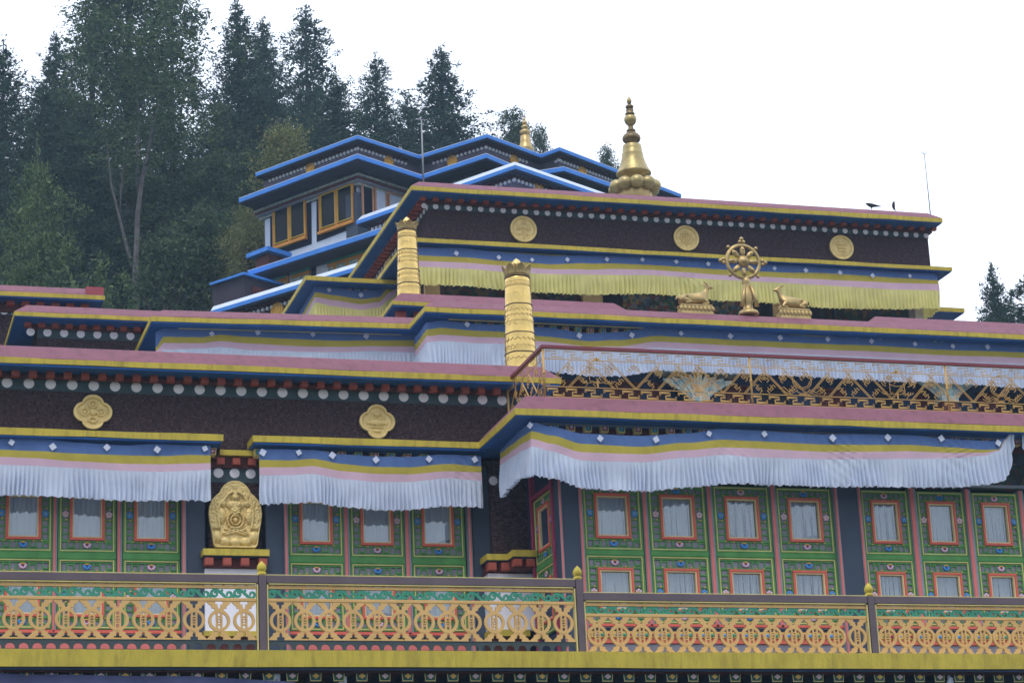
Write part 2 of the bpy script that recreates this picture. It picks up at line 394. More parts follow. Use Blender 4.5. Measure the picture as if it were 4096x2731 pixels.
def seglen(path): return [(Vector(b[:2])-Vector(a[:2])).length for a, b in zip(path, path[1:])]
def rings_mesh():
    mb = MB(Matrix(((1,0,0,0),(0,0,-1,0),(0,1,0,0),(0,0,0,1))))
    mb.lathe([(1.0, 0), (1.0, .25), (.93, .36), (.5, .46), (.001, .5)], 20)
    return mb.mesh('disc', M['white'], True)
DISC = rings_mesh()
def unit_box(name, m, bev=.06):
    mb = MB(Matrix(((1,0,0,0),(0,0,-1,0),(0,1,0,0),(0,0,0,1))))
    mb.bbox((-.5, -.5, -.5), (.5, .5, .5), bev); me = mb.mesh(name, m); fixn(me); return me
DENT = unit_box('dentil', M['dentil'])
def painted_end(c_in, c_dot, body='line_yellow', thin=False):
    mb = MB(Matrix(((1,0,0,0),(0,0,-1,0),(0,1,0,0),(0,0,0,1))))
    # a tapering square beam end, wider at the top
    v = [(-.42,-.5,0),(.42,-.5,0),(.5,.5,0),(-.5,.5,0),(-.42,-.5,1),(.42,-.5,1),(.5,.5,1),(-.5,.5,1)]
    mb.add(v, [(0,3,2,1),(4,5,6,7),(0,1,5,4),(1,2,6,5),(2,3,7,6),(3,0,4,7)])
    if thin: mb.c = 4; mb.prism([(-.41,-.49),(.41,-.49),(.49,.49),(-.49,.49)], 1.0, 1.01)
    k_ = 1.12 if thin else 1
    mb.c = 1; mb.prism([(-.31*k_,-.36*k_),(.31*k_,-.36*k_),(.37*k_,.36*k_),(-.37*k_,.36*k_)], 1.0, 1.03)
    mb.c = 2
    for a in range(4):
        q = a*PI/2; mb.ann(.14*math.cos(q), .14*math.sin(q), 0.001, .11, 1.03, 1.07, 8)
    mb.c = 3; mb.ann(0, 0, 0.001, .07, 1.07, 1.1, 8)
    me = mb.mesh('beam_end', [M[body], c_in, c_dot, M['gold_paint'], M['line_yellow']]); fixn(me); return me
BEAM = [painted_end(M['teal'], M['petal_blue']), painted_end(M['crimson'], M['petal_pink'])]
BEAMD = [painted_end(M['green_dark'], M['petal_pink'], 'darknavy', True), painted_end(M['darkteal'], M['gold_paint'], 'darknavy', True)]
ROT = lambda fr: Matrix.Rotation(math.atan2(fr.u.y, fr.u.x), 3, 'Z')

def discs(parent, fr, u0, u1, n, z, r, skip=(), w=0.0):
    for i in range(n):
        if i in skip: continue
        inst('disc', DISC, parent, fr.world(u0+(u1-u0)*i/(n-1), z, w), ROT(fr), (r, r*.35, r))
def dentils(parent, fr, u0, u1, n, z, wd, ht, dp, w=0.0):
    for i in range(n):
        inst('dentil', DENT, parent, fr.world(u0+(u1-u0)*i/max(1, n-1), z, w), ROT(fr), (wd, dp, ht))
def beams(parent, fr, u0, u1, n, z, wd, ht, dp, w=0.0, kinds=None):
    for i in range(n):
        inst('beam_end', (kinds or BEAM)[i % 2], parent, fr.world(u0+(u1-u0)*i/max(1, n-1), z, w), ROT(fr), (wd, dp, ht))

def cornice(path, zt, zyt, zyb, over=.45, soff=None, jz=.007, seed=1, name='cornice', coping=True, lip=.03, back=.6, cop=.23, fasc='yellow'):
    mb = MB().sweep(path, [(0, zyb), (.004, zyt), (-.25, zyt), (-.25, zyb)], jz=jz, seg=.62, seed=seed)
    f = obj(name, mb, M[fasc], T, fix=True)
    if coping:
        obj('coping', MB().sweep(path, [(-.006, zyt+.003), (-.03, zyt+.03), (-cop, zt-.012), (-cop-.03, zt), (-back, zt), (-back, zyt+.003)]), M['pink'], f, fix=True)
    obj('soffit', MB().sweep(path, [(-.014, zyb-.003), (-.02, zyb-lip), (-(soff or over), zyb-lip), (-(soff or over), zyb-.003)]), M['navy'], f, fix=True)
    return f
def wall(name, fr, u0, u1, z0, z1, m, th=.3, w=0.0, parent=T, fix=True):
    mb = MB(fr.M).box((u0, z0, w-th), (u1, z1, w)); return obj(name, mb, m, parent, fix=fix)

# ---- level 0: the balcony slab ------------------------------------------------
z0t = F0.z((0, 2577), (1047, 2593), (2200, 2607.6), (3100, 2616), (4096, 2622))
z0b = F0.z((0, 2644), (1100, 2661), (2200, 2676), (3100, 2679), (4096, 2680))
XL, XR = -3.0, 21.0
slab = obj('balcony_fascia', MB().sweep([(XL, Y0), (XR, Y0)], [(0, z0b), (.006, z0t), (-.3, z0t), (-.3, z0b)], jz=.004, seg=.9), M['yellow'], T, fix=True)
obj('floor_slab', MB().box((XL, Y0+.3, z0b+.02), (XR, YL+.6, z0t-.02)), M['concrete'], slab, fix=True)
obj('trim', MB().sweep([(XL, Y0), (XR, Y0)], [(-.03, z0b-.035), (-.03, z0b-.003), (-.4, z0b-.003), (-.4, z0b-.035)]), M['darknavy'], slab, fix=True)
obj('soffit', MB().sweep([(XL, Y0), (XR, Y0)], [(-.08, z0b-.055), (-.07, z0b-.038), (-1.6, z0b-.038), (-1.6, z0b-.055)]), M['maroon'], slab, fix=True)
fr = F0
ub = [fr.uv(20, 2686)[0], fr.uv(4010, 2716)[0]]
zb = fr.z((112, 2682), (1170, 2702), (2105, 2712), (3100, 2716), (3500, 2716), w=-.2)
beams(slab, fr, ub[0]-.62, ub[1]+.62, 50, zb, .165, .13, .4, -.55, BEAMD)
obj('beam_backing', MB(fr.M).box((XL, zb-.5, -.95), (XR, z0b-.057, -.62)), M['painted_dark'], slab, fix=True)
wall('lower_wall', F0, XL, XR, 0, z0b-.15, M['lowerwall'], th=.6, w=-1.65)

# ---- level 1 left: walls, frieze, cornice -------------------------------------
z1yb = FL.z((0, 1449.5), (1000, 1487.8), (2010, 1524.5)); z1yt = FL.z((0, 1424), (1000, 1463), (2000, 1508))
z1pt = FL.z((0, 1375), (1050, 1419), (2010, 1462), w=-.23)
X1e = FL.uv(2245, 1530)[0]
c1 = cornice([(XL, YL), (X1e, YL), (X1e, 37.2)], z1pt, z1yt, z1yb, seed=3)
z1m = FL.z((0, 1507), (1071, 1539), (2010, 1577), w=-.33)
obj('frieze_back', MB(FL.M).box((XL, z1m+.03, -.42), (X1e-.4, z1yb-.033, -.36)), M['maroon'], c1, fix=True)
obj('frieze_shelf', MB(FL.M).box((XL, z1m, -.46), (X1e-.4, z1m+.028, -.33)), M['maroon'], c1, fix=True)
ud = [FL.uv(115+16, 1500, -.3)[0], FL.uv(1985, 1558, -.3)[0]]
zd = FL.z((147, 1492), (1072, 1528), (1968, 1559), w=-.25)
nd = 29; dl = (ud[1]-ud[0])/(nd-1)
dentils(c1, FL, ud[0]-4*dl, ud[1], nd+4, zd, .112, .10, .12, -.30)
fz = wall('frieze', FLf, XL, X1e-.45, FL.z((0, 1735), (1500, 1780)), z1yb-.033, M['frieze'])
zdc = FLf.z((28, 1527.5), (1041, 1567), (1931, 1602.5))
obj('disc_course', MB(FLf.M).box((XL, zdc-.1, -.02), (X1e-.46, zdc+.085, .012)), M['disc_band'], fz, fix=True)
u0, u1 = FLf.uv(28, 1527)[0], FLf.uv(2007, 1605)[0]
sp = (u1-u0)/24
discs(fz, FLf, u0-2*sp, u1+sp*2, 29, zdc, .076, w=.012)
# roof of level 1
obj('flat_roof', MB().box((XL, YL+.5, z1yt-.35), (X1e-.5, 41, z1yt-.2)), M['concrete'], T, fix=True)

# window ledges
zlt = FL.z((0, 1710), (890, 1733), (1018, 1743), (1921, 1770)); zlb = FL.z((0, 1735), (890, 1763), (1015, 1766), (1921, 1793))
ua, ub_ = FL.uv(893, 1750)[0], FL.uv(1012, 1755)[0]
uend = FL.uv(1960, 1790)[0]
XB = FB.uv(2062, 1650)[0]
for i, (a, b) in enumerate(((XL, ua), (ub_, XB+.1))):
    pa = [(a, YL), (b, YL)]
    if i == 0: pa = pa+[(b, YL+.46)]
    else: pa = [(a, YL+.46)]+pa
    lg = cornice(pa, 0, zlt, zlb, over=.42, coping=False, name='window_ledge', seed=5+i)
    zbb = FL.z((580, 1789 if False else 1784), w=-.3)
    x0, x1 = (FL.uv(20, 1770, -.3)[0]-.7, b-.12) if i == 0 else (a+.12, XB-.05)
    n = int((x1-x0)/.236)+1
    beams(lg, FL, x0, x1, n, zlb-.10, .118, .10, .2, -.42)
    obj('beam_backing', MB(FL.M).box((a+.02, zlb-.17, -.46), (b-.02, zlb-.034, -.40)), M['maroon'], lg, fix=True)
    a_, b_ = (a+.02, FLf.uv(836, 1850)[0]) if i == 0 else (FLf.uv(1042, 1850)[0], b-.02)
    obj('beam_shelf', MB(FL.M).box((a_, zlb-.2, -.46), (b_, zlb-.172, -.36)), M['line_yellow'], lg, fix=True)
    obj('ornament_band', MB(FL.M).box((a_, zlb-.5, -.62), (b_, zlb-.203, -.44)), M['painted_dark'], lg, fix=True)
# plaque pier between the two window groups
up0, up1 = FLf.uv(841, 1900)[0], FLf.uv(1036, 1900)[0]
zpl = FLf.z((945, 1805)); 
obj('pier_frieze', MB(FLf.M).box((up0-.05, zpl, -.3), (up1+.08, zlb+.02, -.003)), M['frieze'], fz, fix=True)
FP = FY(YL+.5)
zs = FP.z((947, 1799), w=.15); zs2 = FP.z((947, 1820), w=.15)
pl = obj('pier_ledge', MB(FP.M).box((FP.uv(880, 1810, .15)[0], zs2, -.2), (FP.uv(1012, 1810, .15)[0], zs, .15)), M['yellow'], T, fix=True)
zt_ = FP.z((945, 1862), w=.1)
obj('pier_cap', MB(FP.M).box((up0+.01, zt_-.02, -.2), (up1-.01, zs2-.004, .05)), M['maroon'], pl, fix=True)
dentils(pl, FP, FP.uv(883, 1845, .1)[0], FP.uv(1008, 1850, .1)[0], 3, (zt_+zs2)/2-.005, .115, .105, .12, .06)
zpb = FP.z((945, 2196)); 
pier = obj('plaque_pier', MB(FP.M).box((up0-.02, zpb-.02, -.3), (up1+.01, zt_-.022, 0)), M['frieze'], T, fix=True)
obj('disc_course', MB(FP.M).box((up0-.022, FP.z((935, 1930)), -.1), (up1+.012, zt_-.023, .01)), M['disc_band'], pier, fix=True)
discs(pier, FP, FP.uv(873, 1892)[0], FP.uv(1002, 1898)[0], 3, FP.z((937, 1893)), .074, w=.01)
def base_ledge(fr, x0, x1, yt, yb_, yd, wl, name='plaque_shelf', nden=4):
    a, b = fr.uv(x0, yt, wl)[0], fr.uv(x1, yt, wl)[0]; xm = (x0+x1)/2
    z_t, z_b, z_d = fr.z((xm, yt), w=wl), fr.z((xm, yb_), w=wl), fr.z((xm, yd), w=wl-.05)
    o = obj(name, MB(fr.M).box((a, z_b, -.3), (b, z_t, wl)), M['yellow'], T, fix=True)
    obj('shelf_trim', MB(fr.M).box((a+.01, z_b-.02, -.3), (b-.01, z_b-.003, wl-.03)), M['darknavy'], o, fix=True)
    obj('shelf_back', MB(fr.M).box((a+.03, z_d, -.3), (b-.03, z_b-.022, wl-.12)), M['maroon'], o, fix=True)
    h = z_b-.022-z_d
    dentils(o, fr, a+.09, b-.09, nden, z_d+h/2+.008, .125, h*.8, .14, wl-.09)
    return a, b, z_d, o
a, b, zd_, o_ = base_ledge(FP, 813, 1078, 2194, 2220, 2266, .25)
obj('plinth', MB(FP.M).box((a+.05, FP.z((930, 2528)), -.3), (b-.07, zd_-.004, .08)), M['white'], o_, fix=True)
obj('plinth_ledge', MB(FP.M).box((a+.02, FP.z((930, 2549)), -.3), (b-.02, FP.z((930, 2528))-.003, .14)), M['yellow'], o_, fix=True)
obj('plinth_base', MB(FP.M).box((a+.03, z0t-.1, -.3), (b-.03, FP.z((930, 2549))-.003, .06)), M['maroon'], o_, fix=True)

# backing wall and pilasters of the left part
zwt = zlb-.2
wall('window_wall', FLw, XL, FLw.uv(2200, 2100)[0], z0t-.1, zwt+.1, M['pilaster'], th=.25, w=-.16)
for x0, x1 in ((739, 815), (1058, 1132), (1882, 1957)):
    p_ = wall('pilaster', FLw, FLw.uv(x0, 2100)[0], FLw.uv(x1, 2100)[0], z0t-.1, zwt, M['pilaster'], th=.3, w=.10)
cp0, cp1 = FLf.uv(1955, 2000)[0], FLf.uv(2142, 2100)[0]+.2
zc_ = FLf.z((2000, 2215))
cw = obj('corner_pier', MB(FLf.M).box((cp0, zc_-.1, -.3), (cp1, zlb-.1, .1)), M['frieze'], T, fix=True)
discs(cw, FLf, FLf.uv(1973, 1922, .1)[0], FLf.uv(1973, 1922, .1)[0], 2, FLf.z((1973, 1922), w=.1), .068, skip=(1,), w=.1)
a, b, zd_, o_ = base_ledge(FLf, 1947, 2046, 2214, 2238, 2287, .35, 'corner_shelf', 2)
obj('plinth', MB(FLf.M).box((a+.05, FLf.z((2040, 2528)), -.3), (FLf.uv(2125, 2350)[0], zd_-.004, .22)), M['white'], o_, fix=True)
obj('plinth_ledge', MB(FLf.M).box((a+.02, FLf.z((2040, 2556)), -.3), (b+.25, FLf.z((2040, 2530))-.003, .3)), M['yellow'], o_, fix=True)
obj('plinth_base', MB(FLf.M).box((a+.03, z0t-.1, -.3), (b+.25, FLf.z((2040, 2556))-.003, .2)), M['maroon'], o_, fix=True)
a, b, zd_, o_ = base_ledge(FLf, 2050, 2147, 2198, 2224, 2268, .62, 'corner_shelf', 2)

# ---- level 1 right: the projecting bay -----------------------------------------
zbt = FB.z((2061, 1636), (3100, 1667), (4096, 1700)); zbb_ = FB.z((2064, 1657.5), (3100, 1695), (4046, 1723))
zbp = FB.z((2115, 1585), (3100, 1616), (4096, 1651), w=-.23)
cb = cornice([(XB, YL+.5), (XB, YB), (XR, YB)], zbp, zbt, zbb_, over=.55, seed=9, lip=.02)
zbm = FB.z((2292, 1708), (2510, 1716), w=-.38)
ub0, ub1 = FB.uv(2217, 1700, -.38)[0], FB.uv(3984, 1772, -.38)[0]
sp = (FB.uv(2618, 1716, -.38)[0]-ub0)/6
beams(cb, FB, ub0, ub0+sp*44, 45, zbm, .125, .12, .09, -.46)
obj('beam_backing', MB(FB.M).box((XB+.5, zbm-.14, -.62), (XR, zbb_-.022, -.50)), M['maroon'], cb, fix=True)
obj('soffit_trim', MB(FB.M).box((XB+.33, zbb_-.038, -.34), (XR, zbb_-.022, -.31)), M['grey_line'], cb, fix=True)
obj('ornament_band', MB(FB.M).box((XB+.55, zbm-.32, -.72), (XR, zbm-.142, -.56)), M['painted_dark'], cb, fix=True)
obj('terrace_floor', MB().box((XB+.3, YB+.3, zbt-.06), (XR, 38.2, zbt+.02)), M['concrete'], cb, fix=True)
XS = FBw.uv(2233, 2100)[0]
FS = FX(XS)
ubw = [FBw.uv(x, 2210)[0] for x in (2235, 2316, 3352, 3437)]
obj('bay_wall', MB().box((XS+.1, YB+.88, z0t-.1), (XR, 38, zbt-.2)), M['pilaster'], T, fix=True)
for a, b in ((ubw[0], ubw[1]), (ubw[2], ubw[3])):
    wall('pilaster', FBw, a, b, z0t-.1, zbm-.14, M['pilaster'], th=.3, w=.1)
obj('bay_beam', MB(FBw.M).box((XS, FBw.z((3000, 1935)), -.18), (XR, zbm-.143, .02)), M['painted_dark'], T, fix=True)
obj('beam_moulding', MB(FBw.M).box((XS+.02, FBw.z((3900, 1952)), -.1), (XR, FBw.z((3900, 1941)), .07)), M['grey_line'], T, fix=True)

# ---- windows -------------------------------------------------------------------
RL = Matrix(((1,0,0,0),(0,0,-1,0),(0,1,0,0),(0,0,0,1)))
def flower_mesh(name, m):
    mb = MB(RL)
    for i in range(5):
        a = PI/2+i*2*PI/5; mb.c = 0; mb.ball((.026*math.cos(a), .026*math.sin(a), .012), (.02, .02, .010), 8, 4)
    mb.c = 1; mb.ball((0, 0, .018), .012, 6, 4)
    for s in (-1, 1): mb.ball((.012, s*.068, .01), (.014, .012, .008), 6, 4)
    return mb.mesh(name, [m, M['gold_paint']], True)
def lotus_mesh(name, m, core):
    mb = MB(RL)
    for i in range(5):
        a = PI+PI*(i+.0)/4; mb.c = 0
        mb.ball((.034*math.cos(a), .03*math.sin(a)+.008, .012), (.019, .019, .011), 8, 4)
    mb.c = 2; mb.ball((0, 0, .016), (.016, .014, .012), 6, 4)
    mb.c = 1; mb.ball((0, .03, .012), (.04, .010, .01), 8, 4)
    return mb.mesh(name, [m, M['gold_paint'], core], True)
FLO = [flower_mesh('flower_boss', M['petal_blue']), flower_mesh('flower_boss', M['petal_pink'])]
LOT = [lotus_mesh('lotus_boss', M['petal_blue'], M['navy']), lotus_mesh('lotus_boss', M['petal_pink'], M['crimson'])]
def build_window_type(W, H, sash, var=0):
    """meshes of one painted casement bay in local coordinates; sash = height of each leaf"""
    st = .030; g = MB(RL); leaves = []; flo = []
    g.bbox((0, sash, 0), (W, H-sash, .035), .004)
    for k, (a, b) in enumerate([(0, sash), (H-sash, H)]):
        h = b-a; yl = MB(RL); rd = MB(RL); cr_ = MB(RL); bk = MB(RL)
        g.frame((0, a), (W, b), st, 0, .03)
        yl.frame((st, a+st*.6), (W-st, b-st*.6), .016, .02, .036)
        x0, x1, y0, y1 = st+.016, W-st-.016, a+st*.6+.016, b-st*.6-.016
        r0, r1 = .20*W, .80*W
        q0, q1 = (a+h*.175, b-h*.155) if k else (a+h*.175, b-h*.185)
        bk.frame((x0, y0), (x1, y1), .03, -.02, .003)
        for (p, q, r_, s_) in ((x0+.03, y0+.03, x1-.03, q0+.02), (x0+.03, q1-.02, x1-.03, y1-.03), (x0+.03, q0+.02, r0+.02, q1-.02), (r1-.02, q0+.02, x1-.03, q1-.02)):
            bk.box((p, q, -.02), (r_, s_, .004))
        rd.frame((r0, q0), (r1, q1), .036, .0, .045)
        cr_.frame((r0+.036, q0+.036), (r1-.036, q1-.036), .020, -.02, .034)
        t = .021
        for (ya, yb) in ((y0, q0), (q1, y1)):
            hh = yb-ya
            g.bbox((x0, ya+hh*.06-t/2, 0), (x1, ya+hh*.06+t/2, .022), .003); g.bbox((x0, yb-hh*.1-t/2, 0), (x1, yb-hh*.1+t/2, .022), .003)
            n = 8
            for i in range(n+1):
                xx = x0+(x1-x0)*i/n
                if i == n//2: continue
                g.bbox((xx-t/2, ya+hh*.06, 0), (xx+t/2, yb-hh*.1, .02), .003)
                if i < n and i not in (n//2-1, n//2) and i % 2:
                    yy = ya+hh*(.3 if (i//2+k) % 2 else .7)
                    g.bbox((xx, yy-t/2, 0), (xx+(x1-x0)/n, yy+t/2, .018), .003)
            flo.append(('lotus', (x0+x1)/2, (ya+yb)/2))
        for (xa, xb) in ((x0, r0), (r1, x1)):
            n = 7; hh = q1-q0
            for i in range(n+1):
                yy = q0+hh*i/n; g.bbox((xa, yy-t/2, 0), (xb, yy+t/2, .02), .003)
            for xx in ((xa+t/2, xb-t/2)): g.bbox((xx-t/2, q0, 0), (xx+t/2, q1, .022), .003)
            flo.append(('flower', (xa+xb)/2, q0+hh*.56 if k else q0+hh*.45))
        g.c = 1
        for (gx, gy) in ((r0-.012, q0-.014), (r1+.012, q0-.014), (r0-.012, q1+.014), (r1+.012, q1+.014), (x0+(x1-x0)*.3, q0-.02), (x0+(x1-x0)*.7, q0-.02), (x0+(x1-x0)*.3, q1+.02), (x0+(x1-x0)*.7, q1+.02)):
            g.ball((gx, gy, .026), (.015, .011, .008), 6, 4)
        g.c = 0
        px0, px1, py0, py1 = r0+.056, r1-.056, q0+.056, q1-.056
        n = 46; ph = W*1e4 % 6+k+var*2.3; v = []; fq = 22+7*((var*5+k*3) % 4)
        for i in range(n+1):
            tt = i/n; s_ = px0-.02+(px1-px0+.04)*tt
            wv = (.010+.004*(var % 3))*math.sin(tt*fq+ph+1.5*math.sin(tt*7+ph))+.006*math.sin(tt*80)
            hem = -.02 if (var+k) % 3 else .02+.05*max(0, math.sin(tt*3+var))
            v += [(s_, py0+hem if var else py0-.02, -.075+wv), (s_, py1+.02, -.075+wv*.6)]
        cu = MB(RL).add(v, [(2*i, 2*i+2, 2*i+3, 2*i+1) for i in range(n)])
        gl = MB(RL).box((px0-.004, py0-.004, -.018), (px1+.004, py1+.004, -.012))
        L_ = [(nm, mb.mesh(nm, M[m], sm)) for nm, mb, m, sm in (('beading', yl, 'line_yellow', 0), ('casing', rd, 'red', 0), ('inner_bead', cr_, 'cream', 0), ('backing', bk, 'lattice_back', 0), ('pane', gl, 'glass', 0), ('curtain', cu, 'curtain', 1))]
        for nm, me in L_[:4]: fixn(me)
        leaves += L_
    me = g.mesh('lattice', [M['green'], M['gold_paint']]); fixn(me)
    return dict(lattice=me, leaves=leaves, flo=flo, h=H)
def place_window(r, pos, R3, par, label=None):
    w_ = inst('window', r['lattice'], T, pos, R3); WL[w_] = Vector(pos)
    if label: w_['label'] = label
    def sub(n, me, p=(0, 0, 0), sc=None):
        o = bpy.data.objects.new(n, me); COL.objects.link(o); o.parent = w_; o.location = p
        if sc: o.scale = (sc,)*3
    for nm, me in r['leaves']: sub(nm, me)
    nl = 0
    for k, x, y in r['flo']:
        if k == 'lotus':
            sub('lotus_boss', LOT[(par+nl) % 2], (x, -.012, y), 1.15); nl += 1
        else:
            sub('flower_boss', FLO[(par+(0 if y > r['h']/2 else 1)) % 2], (x, -.012, y), 1.15)
    return w_
# bay windows
zb1 = FBw.z((2450, 2492), (3200, 2502)); zb2 = FBw.z((2965, 1948), (3555, 1962), (2700, 1938))
HB = zb2-zb1
pans = [(2335, 2575), (2599, 2835), (2861, 3092), (3118, 3339), (3456, 3649), (3681, 3872), (3901, 4089), (4113, 4300)]
pu = [(FBw.uv(a, 2210)[0], FBw.uv(b, 2210)[0]) for a, b in pans]
WBs = sum(b-a for a, b in pu[:4])/4; WBn = sum(b-a for a, b in pu[4:])/4
zr1, zr2 = FBw.z((2450, 2219), (3200, 2233)), FBw.z((2450, 2195), (3200, 2208))
tA = [build_window_type(WBs, HB, zr1-zb1-.002, v_) for v_ in (0, 1, 2, 5)]
tA2 = [build_window_type(WBn, HB, zr1-zb1-.002, v_) for v_ in (2, 0, 4, 1)]
for i, (a, b) in enumerate(pu):
    t_ = tA[i] if i < 4 else tA2[i-4]; ww = WBs if i < 4 else WBn
    place_window(t_, FBw.world((a+b)/2-ww/2, zb1, .0), None, i % 2)
def mullion(fr, xm_, wd, z0, z1, w=.05, red='salmon'):
    o = obj('mullion', MB(fr.M).bbox((xm_-wd/2, z0, -.1), (xm_+wd/2, z1, w)), M['grey_line'], T, fix=True)
    obj('red_strip', MB(fr.M).bbox((xm_-wd*.42, z0, w-.01), (xm_+wd*.10, z1, w+.02)), M[red], o, fix=True)
for i in range(7):
    if i == 3: continue
    mullion(FBw, (pu[i][1]+pu[i+1][0])/2, max(.04, pu[i+1][0]-pu[i][1]-.012), zb1-.05, zb2+.04)
for x, sgn in ((2324, 1), (3350, -1), (3444, 1)):
    mullion(FBw, FBw.uv(x, 2210)[0], .055, z0t-.1, zb2+.05, w=.11)
mullion(FBw, XS+.01, .04, z0t-.1, zb2+.05, w=.12)
obj('bay_dark_sheet', MB(FBw.M).box((ubw[1], zb1-.05, -.15), (XR, zb2+.1, -.085)), M['dark'], T, fix=True)  # near-black sheet behind the bay panes, standing in for the dark rooms
# sills below the bay windows
def sills(fr, u0, u1, rows, par=T):
    prev = None
    for nm, m, ya, yb_, w_, xr in rows:
        z1_, z2_ = fr.z((xr, yb_)), fr.z((xr, ya))
        o = obj(nm, MB(fr.M).bbox((u0, z1_+.002, -.2), (u1, z2_-.002, w_), .004), M[m], par, fix=True)
SB = [('sill', 'red', 2497, 2509, .07, 2700), ('sill_line', 'grey_line', 2509, 2514, .05, 2700), ('sill_band', 'darknavy', 2514, 2526, .03, 2700),
      ('lotus_band', 'gold_paint', 2526, 2552, .05, 2700), ('base_rail', 'red', 2552, 2574, .03, 2700), ('plinth_wall', 'lattice_back', 2574, 2760, .01, 2700)]
sills(FBw, ubw[1], ubw[2], SB); sills(FBw, ubw[3], XR, SB)
for (a, b) in ((ubw[1], ubw[2]), (ubw[3], XR)):   # painted lotus petals on the gold band
    zc = FBw.z((2700, 2541)); mb = MB(FBw.M); n = int((b-a)/.11)
    for i in range(n):
        mb.c = i % 3; mb.ball((a+.06+i*.11, zc, .05), (.045, .028, .012), 8, 4)
    obj('lotus_petals', mb, [M['crimson'], M['petal_blue'], M['teal']], T, smooth=True)
# left windows
zq1 = FLw.z((1265, 2521), (1740, 2530)); zq2 = zwt-.02
groupA = [(-268, -34), (-27, 209), (228, 466), (487, 721)]; groupB = [(1154, 1374), (1398, 1618), (1643, 1861)]
pl_ = [(FLw.uv(a, 2200)[0], FLw.uv(b, 2200)[0]) for a, b in groupA+groupB]
zr1, zr2 = FLw.z((600, 2238), (1265, 2252)), FLw.z((600, 2212), (1265, 2228))
sash = zr1-zq1; HL = (zr2-zq1)+sash
WLn = sum(b-a for a, b in pl_)/7
tL = [build_window_type(WLn, HL, sash, v_) for v_ in (0, 3, 1, 4, 2, 6, 5)]
for i, (a, b) in enumerate(pl_):
    place_window(tL[i], FLw.world((a+b)/2-WLn/2, zq1, 0), None, (i+1) % 2 if i < 4 else i % 2)
obj('window_head', MB(FLw.M).box((XL, zq1+HL+.003, -.2), (cp0, zwt+.1, .02)), M['painted_dark'], T, fix=True)
for i in (0, 1, 2, 4, 5):
    mullion(FLw, (pl_[i][1]+pl_[i+1][0])/2, max(.045, pl_[i+1][0]-pl_[i][1]-.006), zq1-.05, zwt, w=.05)
for x in (731, 1139, 1873): mullion(FLw, FLw.uv(x, 2200)[0], .055, z0t-.1, zwt, w=.15)
SL_ = [('sill', 'red', 2527, 2541, .07, 1265), ('sill_line', 'grey_line', 2541, 2546, .05, 1265), ('sill_band', 'darknavy', 2546, 2555, .03, 1265),
       ('lotus_band', 'gold_paint', 2555, 2568, .05, 1265), ('base_rail', 'salmon', 2568, 2600, .03, 1265), ('plinth_wall', 'grey_line', 2600, 2800, .01, 1265)]
sills(FLw, XL, FLw.uv(728, 2500)[0], SL_); sills(FLw, FLw.uv(1142, 2500)[0], FLw.uv(1870, 2500)[0], SL_)
# side window of the bay
us0, us1 = FS.uv(2140, 2200)[0], FS.uv(2226, 2200)[0]
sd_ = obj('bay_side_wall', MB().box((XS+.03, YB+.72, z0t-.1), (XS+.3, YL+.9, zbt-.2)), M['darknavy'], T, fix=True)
WS = .92
tS = build_window_type(WS, HB, HB*.48)
uS = (us0+us1)/2
sw = place_window(tS, FS.world(uS-WS/2, zb1-.03, -.02), Matrix.Rotation(-PI/2, 3, 'Z'), 0, 'painted casement on the shadowed side of the bay')
mb = MB(FS.M); mb.bbox((uS-WS/2-.07, z0t, -.05), (uS-WS/2-.01, zbm-.2, .05)); mb.bbox((uS+WS/2+.01, z0t, -.05), (uS+WS/2+.07, zbm-.2, .05))
mb.bbox((uS-WS/2-.07, zb1-.03+HB+.005, -.05), (uS+WS/2+.07, zb1-.03+HB+.06, .055)); obj('side_window_frame', mb, M['crimson'], T, fix=True)

